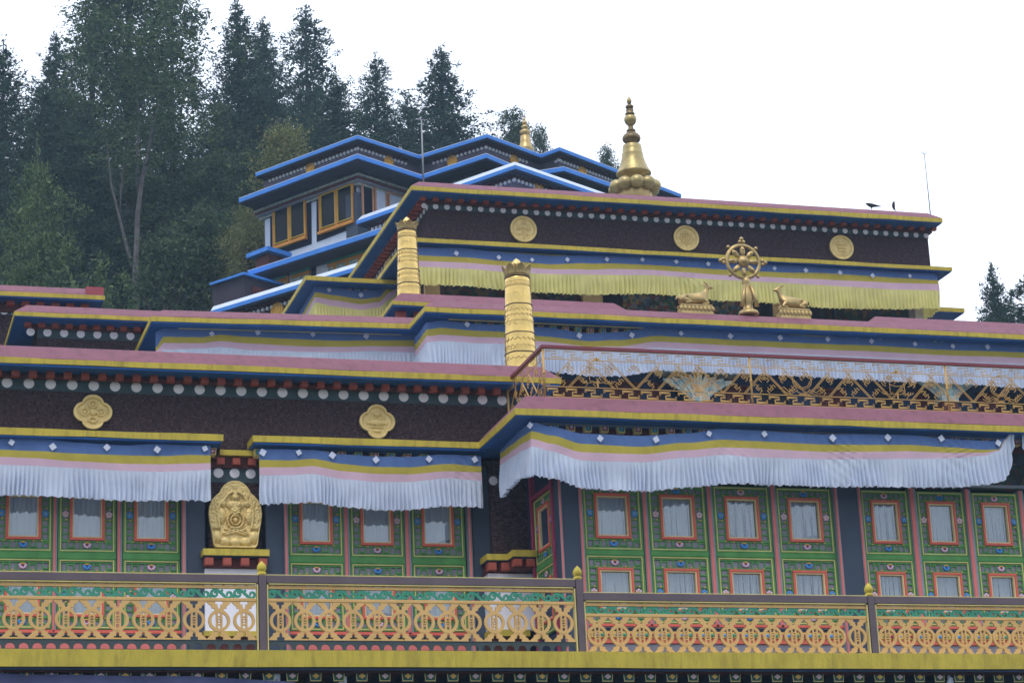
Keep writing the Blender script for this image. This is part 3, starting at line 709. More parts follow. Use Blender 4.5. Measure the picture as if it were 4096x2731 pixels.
# ---- balustrades on the balcony edge ---------------------------------------------
def lattice_motif():
    q = [(0,.118),(.060,.114),(.060,.150),(.094,.154),(.098,.182),(.116,.194),(.136,.212),(.1555,.234),(.1555,.2445),(.048,.2445),(.048,.206),(.020,.203),(.020,.172),(.014,.170),(.014,.152),(0,.152)]
    return q
def balustrade(u0, u1, zt, zb, ncell, label, arcade, first, phase=0.0):
    root = thing('balustrade', label, 'balustrade', (u0, Y0+.1, zb), 'ochre balustrade sections along the balcony')
    f = FY(Y0+.12)
    mb = MB(f.M).bbox((u0, zt-.098, -.05), (u1, zt, .05)); r_ = obj('top_rail', mb, M['rail_brown'], root, fix=True)
    mb = MB(f.M); mb.bbox((u0, zt+.002, -.045), (u1, zt+.012, .045), .003); mb.bbox((u0+.03, zt-.115, -.04), (u1-.03, zt-.100, .045), .003)
    mb.bbox((u0+.005, zb, -.04), (u0+.022, zt-.117, .045), .003); mb.bbox((u1-.022, zb, -.04), (u1-.005, zt-.117, .045), .003)
    obj('edge_beading', mb, M['line_yellow'], root, fix=True)
    a, b = u0+.024, u1-.024
    # proportions measured downwards from the rail
    H = zt-zb; zl = zb+(.135 if arcade else 0.0)
    zc = zl+.243+(.006 if arcade else -.01); s = (b-a)/ncell
    mb = MB(f.M)
    mb.bbox((a, zt-.168, -.012), (b, zt-.130, .022), .004)
    mb.bbox((a, zc+.243, -.012), (b, zc+.283, .022), .004)
    n = int((b-a)/.145)
    for i in range(n):
        x = a+.05+i*.145; mb.ball((x, zt-.125, .005), (.018, .014, .016), 6, 4)
    obj('lattice_bar', mb, M['orange'], root, fix=True)
    mb = MB(f.M); R = random.Random(5)
    for i in range(ncell):
        cx = a+s*(i+.5); dz = R.uniform(-.003, .003)
        mb.ann(cx, zc+dz, .099, .138, -.015, .019, 28)
        mb.bbox((cx-.041, zc-.10, -.014), (cx-.016, zc+.10, .018), .003); mb.bbox((cx+.016, zc-.10, -.014), (cx+.041, zc+.10, .018), .003)
        mb.ann(cx, zc, .014, .026, -.014, .018, 12)
        for q in (-.05, .05): mb.bbox((cx-.017, zc+q-.009, -.014), (cx+.017, zc+q+.009, .018), .003)
        k = s/2/.1555; lk = 1.0
        for sx in (-1, 1):
            for sy in (-1, 1):
                mb.prism([(cx+sx*(x*k if x > .11 else x), zc+sy*(y*lk)) for x, y in lattice_motif()], -.012-.001*(sx+1), .016+.001*sx)
    if arcade: pass
    else: mb.bbox((a, zc-.243-.0, -.014), (b, zc-.236, .016), .002)
    obj('ring_lattice', mb, M['orange'], root, fix=True)
    # sea-green cloud scroll
    mb = MB(f.M); zs_ = (zc+.283+zt-.168)/2; hh = (zt-.168-zc-.283)/2; n = max(1, round((b-a)/.29)); p = (b-a)/n
    for i in range(n):
        x0 = a+i*p
        c1_ = (x0+.10*p/.29, zs_+.006)
        q = p/.29; pts = []; cx, cy = x0+.062*q, zs_-.004
        for k in range(17):
            t = k/16; ang = rad(90+410*(1-t)); r_ = .012+.038*t; pts.append((cx+r_*math.cos(ang)*1.1, cy+r_*math.sin(ang)))
        pts += [(cx+.045*q, cy+.036), (cx+.082*q, cy+.006), (cx+.115*q, cy-.026), (cx+.145*q, cy-.048)]
        dx, dy = x0+.232*q, zs_-.010
        for k in range(15):
            t = k/14; ang = rad(-95+330*t); r_ = .046-.034*t; pts.append((dx+r_*math.cos(ang)*1.05, dy+r_*math.sin(ang)))
        mb.strip(pts, lambda t: .018+.016*math.sin(t*PI), -.010, .014)
        mb.ann(x0+.008, zs_-.034, .001, .024, -.009, .013, 8); mb.ann(x0+.15*q, zs_+.036, .001, .017, -.009, .013, 8)
    obj('green_scroll', mb, M['teal'], root, fix=True)
    if arcade:
        mb = MB(f.M); p = .1625; n = int(round((b-a)/p)); p = (b-a)/n; y1 = zl-.004; 
        mb.bbox((a, zl-.004, -.014), (b, zl+.006, .02), .002)
        for i in range(n):
            x = a+i*p; r_ = p*.36
            pts = [(x, y1), (x, zb)]
            pts = [(x, zb), (x+p/2-r_, zb)]
            for k in range(9):
                t = PI-PI*k/8; pts.append((x+p/2+r_*math.cos(t), zb+.040+r_*.9*math.sin(t)))
            pts += [(x+p/2+r_, zb), (x+p, zb), (x+p, y1), (x, y1)]
            mb.prism(pts, -.012, .014)
        obj('arcade_strip', mb, M['arcade'], root, fix=True)
    return root
def baluster_post(u, zt, zb, label, wd=.094):
    f = FY(Y0+.12)
    root = thing('balustrade_post', label, 'post', (u, Y0+.12, zb), 'brown balustrade posts with yellow finials')
    mb = MB(f.M).bbox((u-wd/2, zb, -.06), (u+wd/2, zt+.002, .065)); obj('post_shaft', mb, M['rail_brown'], root, fix=True)
    mb = MB(); c = (u, Y0+.12, zt)
    mb.lathe([(.050, .004), (.056, .015), (.056, .042), (.040, .050), (.042, .056), (.056, .070), (.062, .095), (.057, .125), (.040, .155), (.017, .178), (.005, .192)], 20, c)
    obj('finial', mb, M['yellow'], root, smooth=True)
zrl = F0.z((0, 2271), (1100, 2293), (2200, 2321)); zrr = F0.z((2350, 2362), (3100, 2377), (4096, 2387))
up = [F0.uv(x, 2440)[0] for x in (1056, 2329, 3497)]
hw = .05
cell = (up[1]-up[0]-2*hw)/13
zfl = z0t+.004
balustrade(up[0]-hw-13*cell-.05, up[0]-hw, zrl, zfl, 13, 'ochre ring balustrade section at the left edge, left of the first post', True, 0)
balustrade(up[0]+hw, up[1]-hw, zrl, zfl, 13, 'high ochre ring balustrade between the left post and the railing step', True, 0)
balustrade(up[1]+hw, up[2]-hw, zrr, zfl, 13, 'lower ochre ring balustrade just right of the railing step', False, 0)
balustrade(up[2]+hw, up[2]+hw+13*cell*.92, zrr, zfl, 13, 'low ochre ring balustrade section at the right edge', False, 0)
baluster_post(up[0], zrl, zfl, 'left brown post with yellow bud finial, next to the plaque shelf')
baluster_post(up[1], zrl, zfl, 'middle brown post with yellow bud finial, where the railing steps down')
baluster_post(up[2], zrr, zfl, 'right brown post with yellow bud finial, below the slate pilaster between bay windows')

# ---- gilt railing of the terrace above the bay -----------------------------------------
YR = YB+.33
FR = FY(YR); XRr = FR.uv(2171, 1400)[0]
zht = FR.z((2171, 1383), (3100, 1419), (4096, 1462)); zrb = zbp+.01
g_root = thing('terrace_railing', 'thin gilt fretwork railing with red handrail on the terrace above the bay', 'railing', (XRr, YR, zrb))
zhb = zht-.045
xe = XRr+9.2
path = [(XRr, YL+.3), (XRr, YR), (xe, YR)]
obj('handrail', MB().sweep(path, [(-.03, zhb), (-.03, zht), (.03, zht), (.03, zhb)]), M['handrail'], g_root, fix=True)
FRS = FX(XRr)
def fret_bar(mb, pts, wd=.0075, w0=-.004, w1=.004): mb.strip(pts, wd, w0, w1)
def rail_side(f, u0, u1, name_lbl):
    z2 = zhb-.155; z3 = zrb+.17      # under top band / above bottom band
    mb = MB(f.M)
    for z_ in (zhb-.004, z2, z3, zrb+.012): mb.box((u0, z_-.005, -.005), (u1, z_+.005, .005))
    obj('rail_bar', mb, M['railgold'], g_root, fix=True)
    # meander bands
    for nm, (ya, yb) in (('key_fret_band', (z2+.03, zhb-.035)), ('key_fret_band', (zrb+.035, z3-.03))):
        mb = MB(f.M); p = .285; n = max(1, int((u1-u0)/p)); p = (u1-u0)/n; h = yb-ya
        for i in range(n):
            x = u0+i*p; m_ = (ya+yb)/2
            for o_ in ((0,) if ya > z3 else (0, .016)):
                a, b = ya+o_*.8, yb-o_*.8
                fret_bar(mb, [(x+p*.06+o_, m_+.008), (x+p*.06+o_, b), (x+p*.62-o_, b), (x+p*.62-o_, m_+o_*.5), (x+p*.37+o_*.5, m_+o_*.5), (x+p*.37+o_*.5, a), (x+p*.96-o_, a), (x+p*.96-o_, m_-.008)])
        obj(nm, mb, M['railgold'], g_root, fix=True)
    # slanting lattice
    mb = MB(f.M); h = z2-z3; p = .33; n = max(1, int((u1-u0)/p)); p = (u1-u0)/n
    for i in range(n):
        x = u0+i*p
        k = (i % 4)
        s = 1 if k < 2 else -1
        def X_(t): return x+(t*p*1.15 if s > 0 else p-t*p*1.15)
        for d in (0, .030):
            lo, hi = X_(0)+d, X_(1)+d
            lo, hi = max(u0, min(u1, lo)), max(u0, min(u1, hi))
            fret_bar(mb, [(lo, z3), (hi, z2)])
        # stepped frets filling the triangle
        q = .040
        for (ox, oz) in ((.70, .22), (.12, .74), (1.05, .62)):
            c_ = x+p*(ox if s > 0 else 1-ox)*1.0; d_ = z3+h*oz
            P_ = [(-1.8, .6), (-.9, 1.5), (-.2, .8), (-.9, .1), (.1, -.9), (.8, -.2), (1.5, -.9), (.6, -1.8)]
            P_ = [(c_+a*q*s, d_+b*q) for a, b in P_]
            if min(a for a, b in P_) < u0 or max(a for a, b in P_) > u1: continue
            fret_bar(mb, P_)
            fret_bar(mb, [(a+.022*s, b+.022) for a, b in P_[2:6]])
    obj('slanting_fret', mb, M['railgold'], g_root, fix=True)
rail_side(FR, XRr+.02, xe, '')
rail_side(FRS, -(YL+.25), -YR-.02, '')
mb = MB()
for px in (2171, 3002, 3783, 4560):
    X_ = FR.uv(px, 1500)[0] if px > 2171 else XRr
    mb = MB(); mb.lathe([(.016, 0), (.016, zhb-zrb)], 8, (X_, YR, zrb)); mb.ball((X_, YR, zrb+(zhb-zrb)*.5), .026, 8, 6)
    obj('upright', mb, M['railgold'], g_root, smooth=True)
mb = MB(); mb.lathe([(.016, 0), (.016, zhb-zrb)], 8, (XRr, YL+.26, zrb)); obj('upright', mb, M['railgold'], g_root, smooth=True)
def emblem(px, kind):
    mb = MB(FR.M); cu_, _ = FR.uv(px, 1500); zc_ = zrb+.17; top = zhb-.17; h = top-zc_
    def arc(cx, cz, rx, rz, a0, a1, n=14): return [(cx+rx*math.cos(a0+(a1-a0)*i/n), cz+rz*math.sin(a0+(a1-a0)*i/n)) for i in range(n+1)]
    W_ = lambda pts, w_=.007: mb.strip(pts, w_, .010, .018)
    if kind == 0:      # canopy with a pole
        W_([(cu_, zc_), (cu_, zc_+h*.25)], .022); W_(arc(cu_, zc_+h*.75, .17, h*.26, 0, PI)); W_(arc(cu_, zc_+h*.72, .14, h*.2, .1, PI-.1))
        W_(arc(cu_, zc_+h*.8, .12, h*.12, PI, 2*PI)); W_(arc(cu_, zc_+h*.62, .12, h*.12, PI, 2*PI)); W_([(cu_-.12, zc_+h*.7), (cu_-.12, zc_+h*.3)]); W_([(cu_+.12, zc_+h*.7), (cu_+.12, zc_+h*.3)])
        for s in (-1, 1):
            W_(arc(cu_+s*.18, zc_+h*.66, .07, h*.16, -PI/2, PI/2) if s > 0 else arc(cu_-.18, zc_+h*.66, .07, h*.16, PI/2, 3*PI/2))
            for k in range(3): W_(arc(cu_+s*(.13+.02*k), zc_+h*.28, .05+.02*k, h*.12, PI, 2*PI))
        W_(arc(cu_, zc_+h*.28, .12, h*.1, PI, 2*PI)); W_([(cu_-.04, zc_+h*1.05), (cu_+.04, zc_+h*1.05)], .03); W_([(cu_, zc_+h), (cu_, zc_+h*1.15)], .02)
    elif kind == 1:    # spreading lotus
        for k in range(-4, 5):
            W_([(cu_+k*.012, zc_), (cu_+k*.035, zc_+h*.35), (cu_+k*.065, zc_+h*(.75-abs(k)*.07)), (cu_+k*.09, zc_+h*(.85-abs(k)*.1))])
        W_(arc(cu_, zc_+h*.8, .05, h*.14, 0, 2*PI)); W_(arc(cu_, zc_+h*.5, .12, h*.1, PI, 2*PI)); W_(arc(cu_, zc_+h*.42, .2, h*.2, PI*1.1, PI*1.9))
    else:              # vase with scarves
        W_(arc(cu_, zc_+h*.55, .15, h*.3, PI, 2*PI)); W_(arc(cu_, zc_+h*.55, .12, h*.24, PI, 2*PI)); W_(arc(cu_, zc_+h*.85, .10, h*.08, 0, 2*PI)); W_(arc(cu_, zc_+h*.95, .06, h*.12, 0, PI))
        for s in (-1, 1):
            W_([(cu_+s*.15, zc_+h*.55), (cu_+s*.13, zc_+h*.8), (cu_+s*.2, zc_+h*.9)]); W_([(cu_+s*.1, zc_+h*.25), (cu_+s*.22, zc_+h*.12), (cu_+s*.3, zc_+h*.3), (cu_+s*.36, zc_+h*.22)])
            W_([(cu_+s*.08, zc_+h*.2), (cu_+s*.2, zc_+.01), (cu_+s*.3, zc_+h*.12)])
        W_(arc(cu_, zc_+h*.2, .1, h*.12, PI, 2*PI)); W_([(cu_-.06, zc_+.01), (cu_+.06, zc_+.01)], .02)
    obj('emblem', mb, M['railgold'], g_root, fix=True)
for px, k in ((2388, 0), (2790, 1), (3204, 2), (3582, 0), (3990, 2)): emblem(px, k)

# ---- level 2 -------------------------------------------------------------------------------
YM = 38.0
FM = FY(YM)
z2b = FM.z((1699, 1245.4), (2140, 1268.9), (3100, 1312), (4096, 1357)); z2t = FM.z((1710, 1224), (2140, 1252), (3100, 1293), (4096, 1339))
z2p = FM.z((1758, 1204), (2143, 1220), (3100, 1267), w=-.23)
Q = [atz(*p, z2b) for p in ((604, 1284), (1637.8, 1314.3), (1699, 1245.4), (4096, 1357))]
lft, bk_, cn, rt_ = [(p.x, p.y) for p in Q]
k_ = (rt_[1]-cn[1])/(rt_[0]-cn[0]); far = (rt_[0]+6, rt_[1]+6*k_)
pth = [(lft[0], lft[1]+3.0), lft, bk_, cn, far]
c2 = cornice(pth, z2p, z2t, z2b, over=.55, back=1.0, seed=21, lip=.025)
YV = 40.9; FV = FY(YV); zvb = FV.z((97, 1268.4), (592, 1279)); zvt = FV.z((61, 1248), (592, 1265)); zvp = FV.z((102, 1224), (602, 1234), w=-.23)
xv = FV.uv(57, 1263)[0]
cv = cornice([(xv, YV+4), (xv, YV), (lft[0]+.8, YV)], zvp, zvt, zvb, over=.45, back=1.0, seed=22, lip=.02)
AM = math.atan2(bk_[1]-lft[1], bk_[0]-lft[0]); AMB = math.atan2(rt_[1]-cn[1], rt_[0]-cn[0])
FMl = Frame(bk_, AM); FMr = Frame(cn, AMB)
# the block set back at the left end, with its own frieze
FRc = FY(YV+.45); Yrec = YV+.45
xr0, xr1 = xv+.45, lft[0]+.9
rw = obj('frieze', MB().box((xr0, Yrec, zvb-3), (xr1, Yrec+3, zvb-.022)), M['frieze'], T, fix=True)
zdr = FRc.z((188, 1333), (521, 1343)); ur = [FRc.uv(122, 1332)[0], FRc.uv(521, 1344)[0]]
obj('disc_course', MB(FRc.M).box((xr0-.002, zdr-.1, -.02), (xr1-.01, zdr+.1, .012)), M['disc_band'], rw, fix=True)
discs(rw, FRc, ur[0], ur[1]+(ur[1]-ur[0])/6, 8, zdr, .074, w=.012)
zde = FRc.z((112, 1297), (520, 1306), w=.14); ud2 = [FRc.uv(112, 1296, .14)[0], FRc.uv(548, 1308, .14)[0]]
dentils(rw, FRc, ud2[0], ud2[1]+.25, 10, zde, .12, .105, .14, .09)
zdm = FRc.z((188, 1314), (521, 1324), w=.1)
obj('frieze_back', MB(FRc.M).box((xr0-.1, zdm, -.1), (xr1-.01, zvb-.022, .06)), M['maroon'], rw, fix=True)
# walls of level 2
z2f = z1yt-.4
obj('wall', MB().box((lft[0]+.75, lft[1]+.75, z2f), (bk_[0]+.55, lft[1]+2.9, z2b-.03)), M['pilaster'], T, fix=True)
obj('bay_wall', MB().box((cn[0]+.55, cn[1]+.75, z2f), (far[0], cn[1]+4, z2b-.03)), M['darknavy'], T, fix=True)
for fr_, a_, b_, o_ in ((FMl, lft[0]-bk_[0]+.5, -.1, -.42), (FMr, .5, 11, -.42)):
    n = int((b_-a_)/.232); ta = obj('beam_course', MB(fr_.M).box((a_, z2b-.17, -.6), (b_, z2b-.03, -.5)), M['maroon'], T, fix=True)
    beams(ta, fr_, a_+.1, a_+.1+(n-1)*.232, n, z2b-.092, .112, .105, .12, o_-.06)
    obj('beam_shelf', MB(fr_.M).box((a_, z2b-.04, -.30), (b_, z2b-.026, -.27)), M['line_yellow'], ta, fix=True)
# windows, doors and carved capitals in the shade behind the gilt railing
FW2 = Frame((cn[0], cn[1]), AMB, .75)
for px in (2790, 3783):
    u_, _ = FW2.uv(px, 1530, .3); z_ = FW2.uv(px, 1600, .3)[1]; H_ = FW2.uv(px, 1490, .3)[1]-z_
    cp = obj('column', MB(FW2.M).box((u_-.16, z2f, .1), (u_+.16, z_+.02, .4)), M['maroon'], T, fix=True)
    mb = MB(FW2.M)
    for k in range(-4, 5):
        pts = [(u_+k*.03, z_), (u_+k*.07, z_+H_*.35), (u_+k*.13, z_+H_*(.75-.03*abs(k))), (u_+k*.165, z_+H_*(.95-.06*abs(k)))]
        mb.strip(pts, lambda t: .05+.06*math.sin(t*PI), .25+.01*abs(k), .40-.02*abs(k))
    mb.box((u_-.17, z_-.05, .08), (u_+.17, z_+.05, .42)); mb.box((u_-.75, z_+H_*.93, .08), (u_+.75, z_+H_*1.1, .4))
    obj('capital', mb, M['capital'], cp, fix=True)
for px0, px1, m in ((2215, 2330, 'maroon'), (2440, 2560, 'maroon'), (2600, 2640, 'maroon'), (2900, 2990, 'maroon'), (3040, 3160, 'dark'), (3270, 3380, 'maroon'), (3500, 3600, 'dark'), (3660, 3700, 'maroon'), (3900, 4000, 'maroon'), (4020, 4090, 'dark')):
    a_, b_ = FW2.uv(px0, 1560)[0], FW2.uv(px1, 1580)[0]
    z_a, z_b = FW2.uv(px0, 1700)[1], FW2.uv(px0, 1520+(px0-2200)*.03)[1]
    obj('doorway', MB(FW2.M).frame((a_, z_a), (b_, z_b), .06, -.02, .06).box((a_+.05, z_a, -.02), (b_-.05, z_b, .02)), M[m], T, fix=True)
obj('painted_band', MB(FW2.M).box((.6, FW2.uv(2400, 1470)[1], -.01), (12, FW2.uv(2400, 1400)[1], .03)), M['painted_dark'], T, fix=True)

# second parapet behind it (carries the banner) and its right-hand twin
YP = 40.6; FPp = FY(YP)
zpb_ = FPp.z((1569, 1220), (1728, 1222)); zpt_ = FPp.z((1569, 1204), (1745, 1209)); zpp = FPp.z((1594, 1169), (2497, 1213), w=-.23)
xa = FPp.uv(1569, 1220)[0]; xb_ = FPp.uv(2520, 1235)[0]
c3 = cornice([(xa, YP+4), (xa, YP), (xb_, YP), (xb_, YP+1.0)], zpp, zpt_, zpb_, over=.45, seed=31, name='parapet')
dentils(c3, FPp, FPp.uv(1605, 1240, -.25)[0], FPp.uv(1605, 1240, -.25)[0]+1.4, 5, zpb_-.10, .19, .13, .12, -.3)
obj('wall', MB().box((xa+.45, YP+.45, z2b-1), (xb_-.4, YP+4, zpb_-.02)), M['frieze'], T, fix=True)
xc_ = FPp.uv(3480, 1290)[0]; zq_ = FPp.z((3520, 1261), (4096, 1296), w=-.23)
c3b = cornice([(xc_, YP+1.0), (xc_, YP), (far[0]+2, YP)], zq_, zq_-.22, zq_-.30, over=.45, seed=32, name='parapet')
obj('wall', MB().box((xc_+.4, YP+.45, z2b-1), (far[0]+2, YP+4, zq_-.32)), M['frieze'], T, fix=True)
obj('flat_roof', MB().box((lft[0]+1, 41.0, z2t-.25), (far[0]+2, 56, z2t-.1)), M['concrete'], T, fix=True)

# far-left wing behind
YQ = 44.0; FQ = FY(YQ)
zwb = FQ.z((0, 1182), (419, 1197)); zwt2 = FQ.z((0, 1165), (419, 1181)); zwp = FQ.z((0, 1140), (342, 1151), w=-.23)
xq = FQ.uv(419, 1190)[0]
sw_ = cornice([(XL-2, YQ), (xq, YQ), (xq, YQ+4)], zwp, zwt2, zwb, seed=41, name='wing_cornice')
obj('coping_patch', MB().box((FQ.uv(345, 1170)[0], YQ+.02, zwt2+.02), (xq-.02, YQ+.7, FQ.z((400, 1147)))), M['red_pink'], sw_, fix=True)
FQf = FY(YQ+.45)
wf = obj('frieze', MB().box((XL-2, YQ+.45, zwb-4), (xq-.4, YQ+4, zwb-.03)), M['frieze'], T, fix=True)
dentils(wf, FQf, FQf.uv(15, 1210, .2)[0]-.44, FQf.uv(340, 1222, .2)[0], 8, FQf.z((15, 1209), (340, 1220), w=.2), .15, .12, .14, .16)
obj('frieze_back', MB(FQf.M).box((XL-2, zwb-.21, -.1), (xq-.42, zwb-.028, .09)), M['maroon'], wf, fix=True)
obj('disc_course', MB(FQf.M).box((XL-2, FQf.z((20, 1262)), -.1), (FQf.uv(100, 1245)[0], zwb-.215, .02)), M['disc_band'], wf, fix=True)
discs(wf, FQf, FQf.uv(16, 1244)[0]-.4, FQf.uv(16, 1244)[0], 2, FQf.z((16, 1244)), .08, w=.02)
obj('painted_tile', MB(FQf.M).frame((FQf.uv(44, 1245)[0], FQf.z((60, 1262))), (FQf.uv(95, 1245)[0], FQf.z((60, 1229))), .02, 0, .05).box((FQf.uv(50, 1245)[0], FQf.z((60, 1258)), 0), (FQf.uv(90, 1245)[0], FQf.z((60, 1233)), .04)), M['capital'], wf, fix=True)

# ---- level 3: the tower -----------------------------------------------------------------------
YT = 44.0; FT = FY(YT); FTf = FY(YT+.5)
z3t = FT.z((1645, 745), (2900, 817), (3770, 875)); z3b = FT.z((1646, 761), (2900, 836.4), (3770, 889)); z3p = FT.z((1672, 725), (2900, 799), (3713, 853), w=-.23)
x3a, x3b = FT.uv(1645, 753)[0], FT.uv(3770, 882)[0]
c4 = cornice([(x3a, YT+8.5), (x3a, YT), (x3b, YT), (x3b, YT+8.5)], z3p, z3t, z3b, over=.5, seed=51, lip=.02)
zt0 = z2t-.2
z_l2t = FY(43.75).z((1669, 949.7), (2900, 1016), (3808, 1073.9)); z_l2b = FY(43.75).z((1669, 966), (2900, 1031), (3810, 1087))
xw3 = FTf.uv(3716, 1000)[0]
tower = obj('tower_frieze', MB().box((x3a+.5, YT+.5, z_l2b-.02), (xw3, YT+8, z3b-.02)), M['frieze'], T, fix=True)
zd3 = FTf.z((1694, 819), (2700, 886), (3703, 940))
ud3 = [FTf.uv(1696, 820)[0], FTf.uv(3703, 940)[0]]
discs(tower, FTf, ud3[0], ud3[1], 48, zd3-.012, .060, w=.012)
obj('disc_course', MB().sweep([(x3a+.5, YT+8), (x3a+.5, YT+.5), (xw3, YT+.5), (xw3, YT+8)], [(.012, zd3-.075), (.012, zd3+.075), (-.05, zd3+.075), (-.05, zd3-.075)]), M['disc_band'], tower, fix=True)
z3m = FT.z((1694, 808), (2700, 872), (3720, 931), w=-.42)
zde3 = FT.z((1690, 789), (2700, 852), (3740, 913), w=-.27)
ud4 = [FT.uv(1687, 788, -.27)[0], FT.uv(3738, 912, -.27)[0]]
obj('frieze_back', MB().sweep([(x3a+.5, YT+8), (x3a+.5, YT+.5), (xw3, YT+.5), (xw3, YT+8)], [(.0, z3m), (.08, z3m), (.08, z3b-.019), (-.05, z3b-.019), (-.05, z3m)]), M['maroon'], c4, fix=True)
dentils(c4, FT, ud4[0]+.04, ud4[1], 44, zde3+.01, .12, .080, .10, -.33)
FTS = FX(x3a); me_n = 0
mb = MB(FTS.M); mb2 = MB(FTS.M)
for i in range(30):
    u_ = -(YT+.6+i*.25); mb.bbox((u_-.06, zde3-.05, -.42), (u_+.06, zde3+.05, -.26), .01)
    mb2.ann(u_, zd3, .001, .056, -.50, -.465, 14)
obj('side_dentils', mb, M['dentil'], c4, fix=True, kind='stuff'); obj('side_discs', mb2, M['white'], tower, fix=True, kind='stuff')
Y2_ = 43.75; F2_ = FY(Y2_); xl_, xr_ = F2_.uv(1628, 957)[0], F2_.uv(3809, 1080)[0]
lg3 = cornice([(xl_, YT+8), (xl_, Y2_), (xr_, Y2_), (xr_, YT+8)], 0, z_l2t, z_l2b, over=.6, coping=False, name='window_ledge', seed=52, lip=.02)
zb3 = F2_.z((1894, 1004), (2340, 1026), w=-.35)
u_a, u_b = F2_.uv(1745, 1000, -.35)[0], F2_.uv(3700, 1095, -.35)[0]
nb = 41
beams(lg3, F2_, u_a, u_b, nb, zb3, .13, .115, .14, -.47)
obj('beam_backing', MB(F2_.M).box((xl_+.5, zb3-.12, -.7), (xr_-.4, z_l2b-.022, -.48)), M['maroon'], lg3, fix=True)
obj('beam_shelf', MB(F2_.M).box((xl_+.3, z_l2b-.04, -.30), (xr_-.3, z_l2b-.022, -.27)), M['line_yellow'], lg3, fix=True)
obj('tower_wall', MB().box((x3a+.9, YT+1.0, zt0), (x3b-.6, YT+8, z_l2b-.03)), M['lowerwall'], T, fix=True)
FW3 = FY(YT+.95)
for px0, px1, m in ((1700, 1760, 'cream'), (1790, 2010, 'painted_dark'), (2060, 2300, 'painted_dark'), (2330, 2410, 'cream'), (2415, 2480, 'dark'), (2490, 2700, 'painted'), (2800, 3010, 'painted'), (3030, 3085, 'dark'), (3087, 3130, 'cream'), (3190, 3300, 'dark'), (3330, 3650, 'painted_dark')):
    a_, b_ = FW3.uv(px0, 1240)[0], FW3.uv(px1, 1240)[0]
    obj('wall_panel', MB(FW3.M).bbox((a_, zt0+.1, -.05), (b_, z_l2b-.5, .06)), M[m], T, fix=True)
cpz = FY(YT+.4).z((3680, 1240))
obj('corner_column', MB(FY(YT+.4).M).bbox((FY(YT+.4).uv(3660, 1240)[0], zt0, -.3), (FY(YT+.4).uv(3692, 1240)[0], cpz+.3, 0)), M['white'], T, fix=True)
obj('roof', MB().box((x3a+.6, YT+.6, z3t-.1), (x3b-.6, YT+8.2, z3t+.05)), M['concrete'], T, fix=True)
# wings of the tower
YW = 46.0; FWg = FY(YW)
zgb = FWg.z((1223, 1127), (1540, 1135), (3857, 1242)); zgt = FWg.z((1223, 1109.7), (1540, 1117), (3857, 1226))
xw0, xw1 = FWg.uv(1223, 1117)[0], FWg.uv(3857, 1233)[0]
lw = cornice([(xw0, YW+7), (xw0, YW), (x3a+.6, YW)], 0, zgt, zgb, over=1.0, coping=False, name='wing_ledge', seed=61, lip=.02)
rwg = cornice([(x3b-.6, YW), (xw1, YW), (xw1, YW+7)], 0, zgt, zgb, over=1.0, coping=False, name='wing_ledge', seed=62, lip=.02)
zbw = FWg.z((1320, 1156), (1500, 1164), w=-.4)
ubw_ = FWg.uv(1330, 1157, -.4)[0]
beams(lw, FWg, ubw_-.18, ubw_+.18*5, 7, zbw, .1, .1, .12, -.5)
obj('beam_backing', MB(FWg.M).box((xw0+.5, zbw-.12, -.7), (x3a+.6, zgb-.022, -.48)), M['maroon'], lw, fix=True)
obj('wing_wall', MB().box((xw0+.8, YW+.9, zt0), (x3a+1.2, YW+6, zgb-.02)), M['lowerwall'], T, fix=True)
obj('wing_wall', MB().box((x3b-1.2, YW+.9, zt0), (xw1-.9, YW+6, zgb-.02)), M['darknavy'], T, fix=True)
obj('wing_roof', MB().box((xw0+.1, YW+.25, zgt-.1), (xw1-.1, YW+6.8, zgt-.01)), M['concrete'], T, fix=True)

# ---- gilded medallions and plaque ------------------------------------------------------------------
def relief(rfun, hfun, nr=26, na=72):
    mb = MB(RL); v = [(0, 0, hfun(0, 0, 0))]; f = []
    for i in range(1, nr+1):
        for k in range(na):
            a = 2*PI*k/na; R_ = rfun(a)*i/nr; x, y = R_*math.cos(a), R_*math.sin(a); v.append((x, y, hfun(x, y, i/nr)))
    for k in range(na): a = 2*PI*k/na; R_ = rfun(a); v.append((R_*math.cos(a)*1.01, R_*math.sin(a)*1.01, -.03))
    for k in range(na): f.append((0, 1+k, 1+(k+1) % na))
    for i in range(nr):
        for k in range(na):
            p, q = 1+i*na+k, 1+i*na+(k+1) % na; f.append((p, p+na, q+na, q))
    f.append(tuple(range(1+nr*na, 1+(nr+1)*na))[::-1])
    return mb.add(v, f)
def prims(P, x, y):
    h = 0
    for p in P:
        if p[0] == 'b':
            d = ((x-p[1])/p[3])**2+((y-p[2])/p[4])**2
            if d < 1: h = max(h, p[5]*math.sqrt(1-d)) if p[5] > 0 else h+p[5]*(1-d)
        elif p[0] == 'r':
            d = abs(math.hypot((x-p[1])/p[3], (y-p[2])/p[4])-1)*min(p[3], p[4])/p[5]
            if d < 1: h = max(h, p[6]*math.sqrt(1-d*d))
        elif p[0] == 'l':
            ax, ay, bx, by, w_, hh = p[1:]; t = max(0, min(1, ((x-ax)*(bx-ax)+(y-ay)*(by-ay))/((bx-ax)**2+(by-ay)**2)))
            d = math.hypot(x-ax-t*(bx-ax), y-ay-t*(by-ay))/w_
            if d < 1: h = max(h, hh*math.sqrt(1-d*d))
    return h
quat = lambda a: .78+.22*abs(math.cos(2*a))**.75
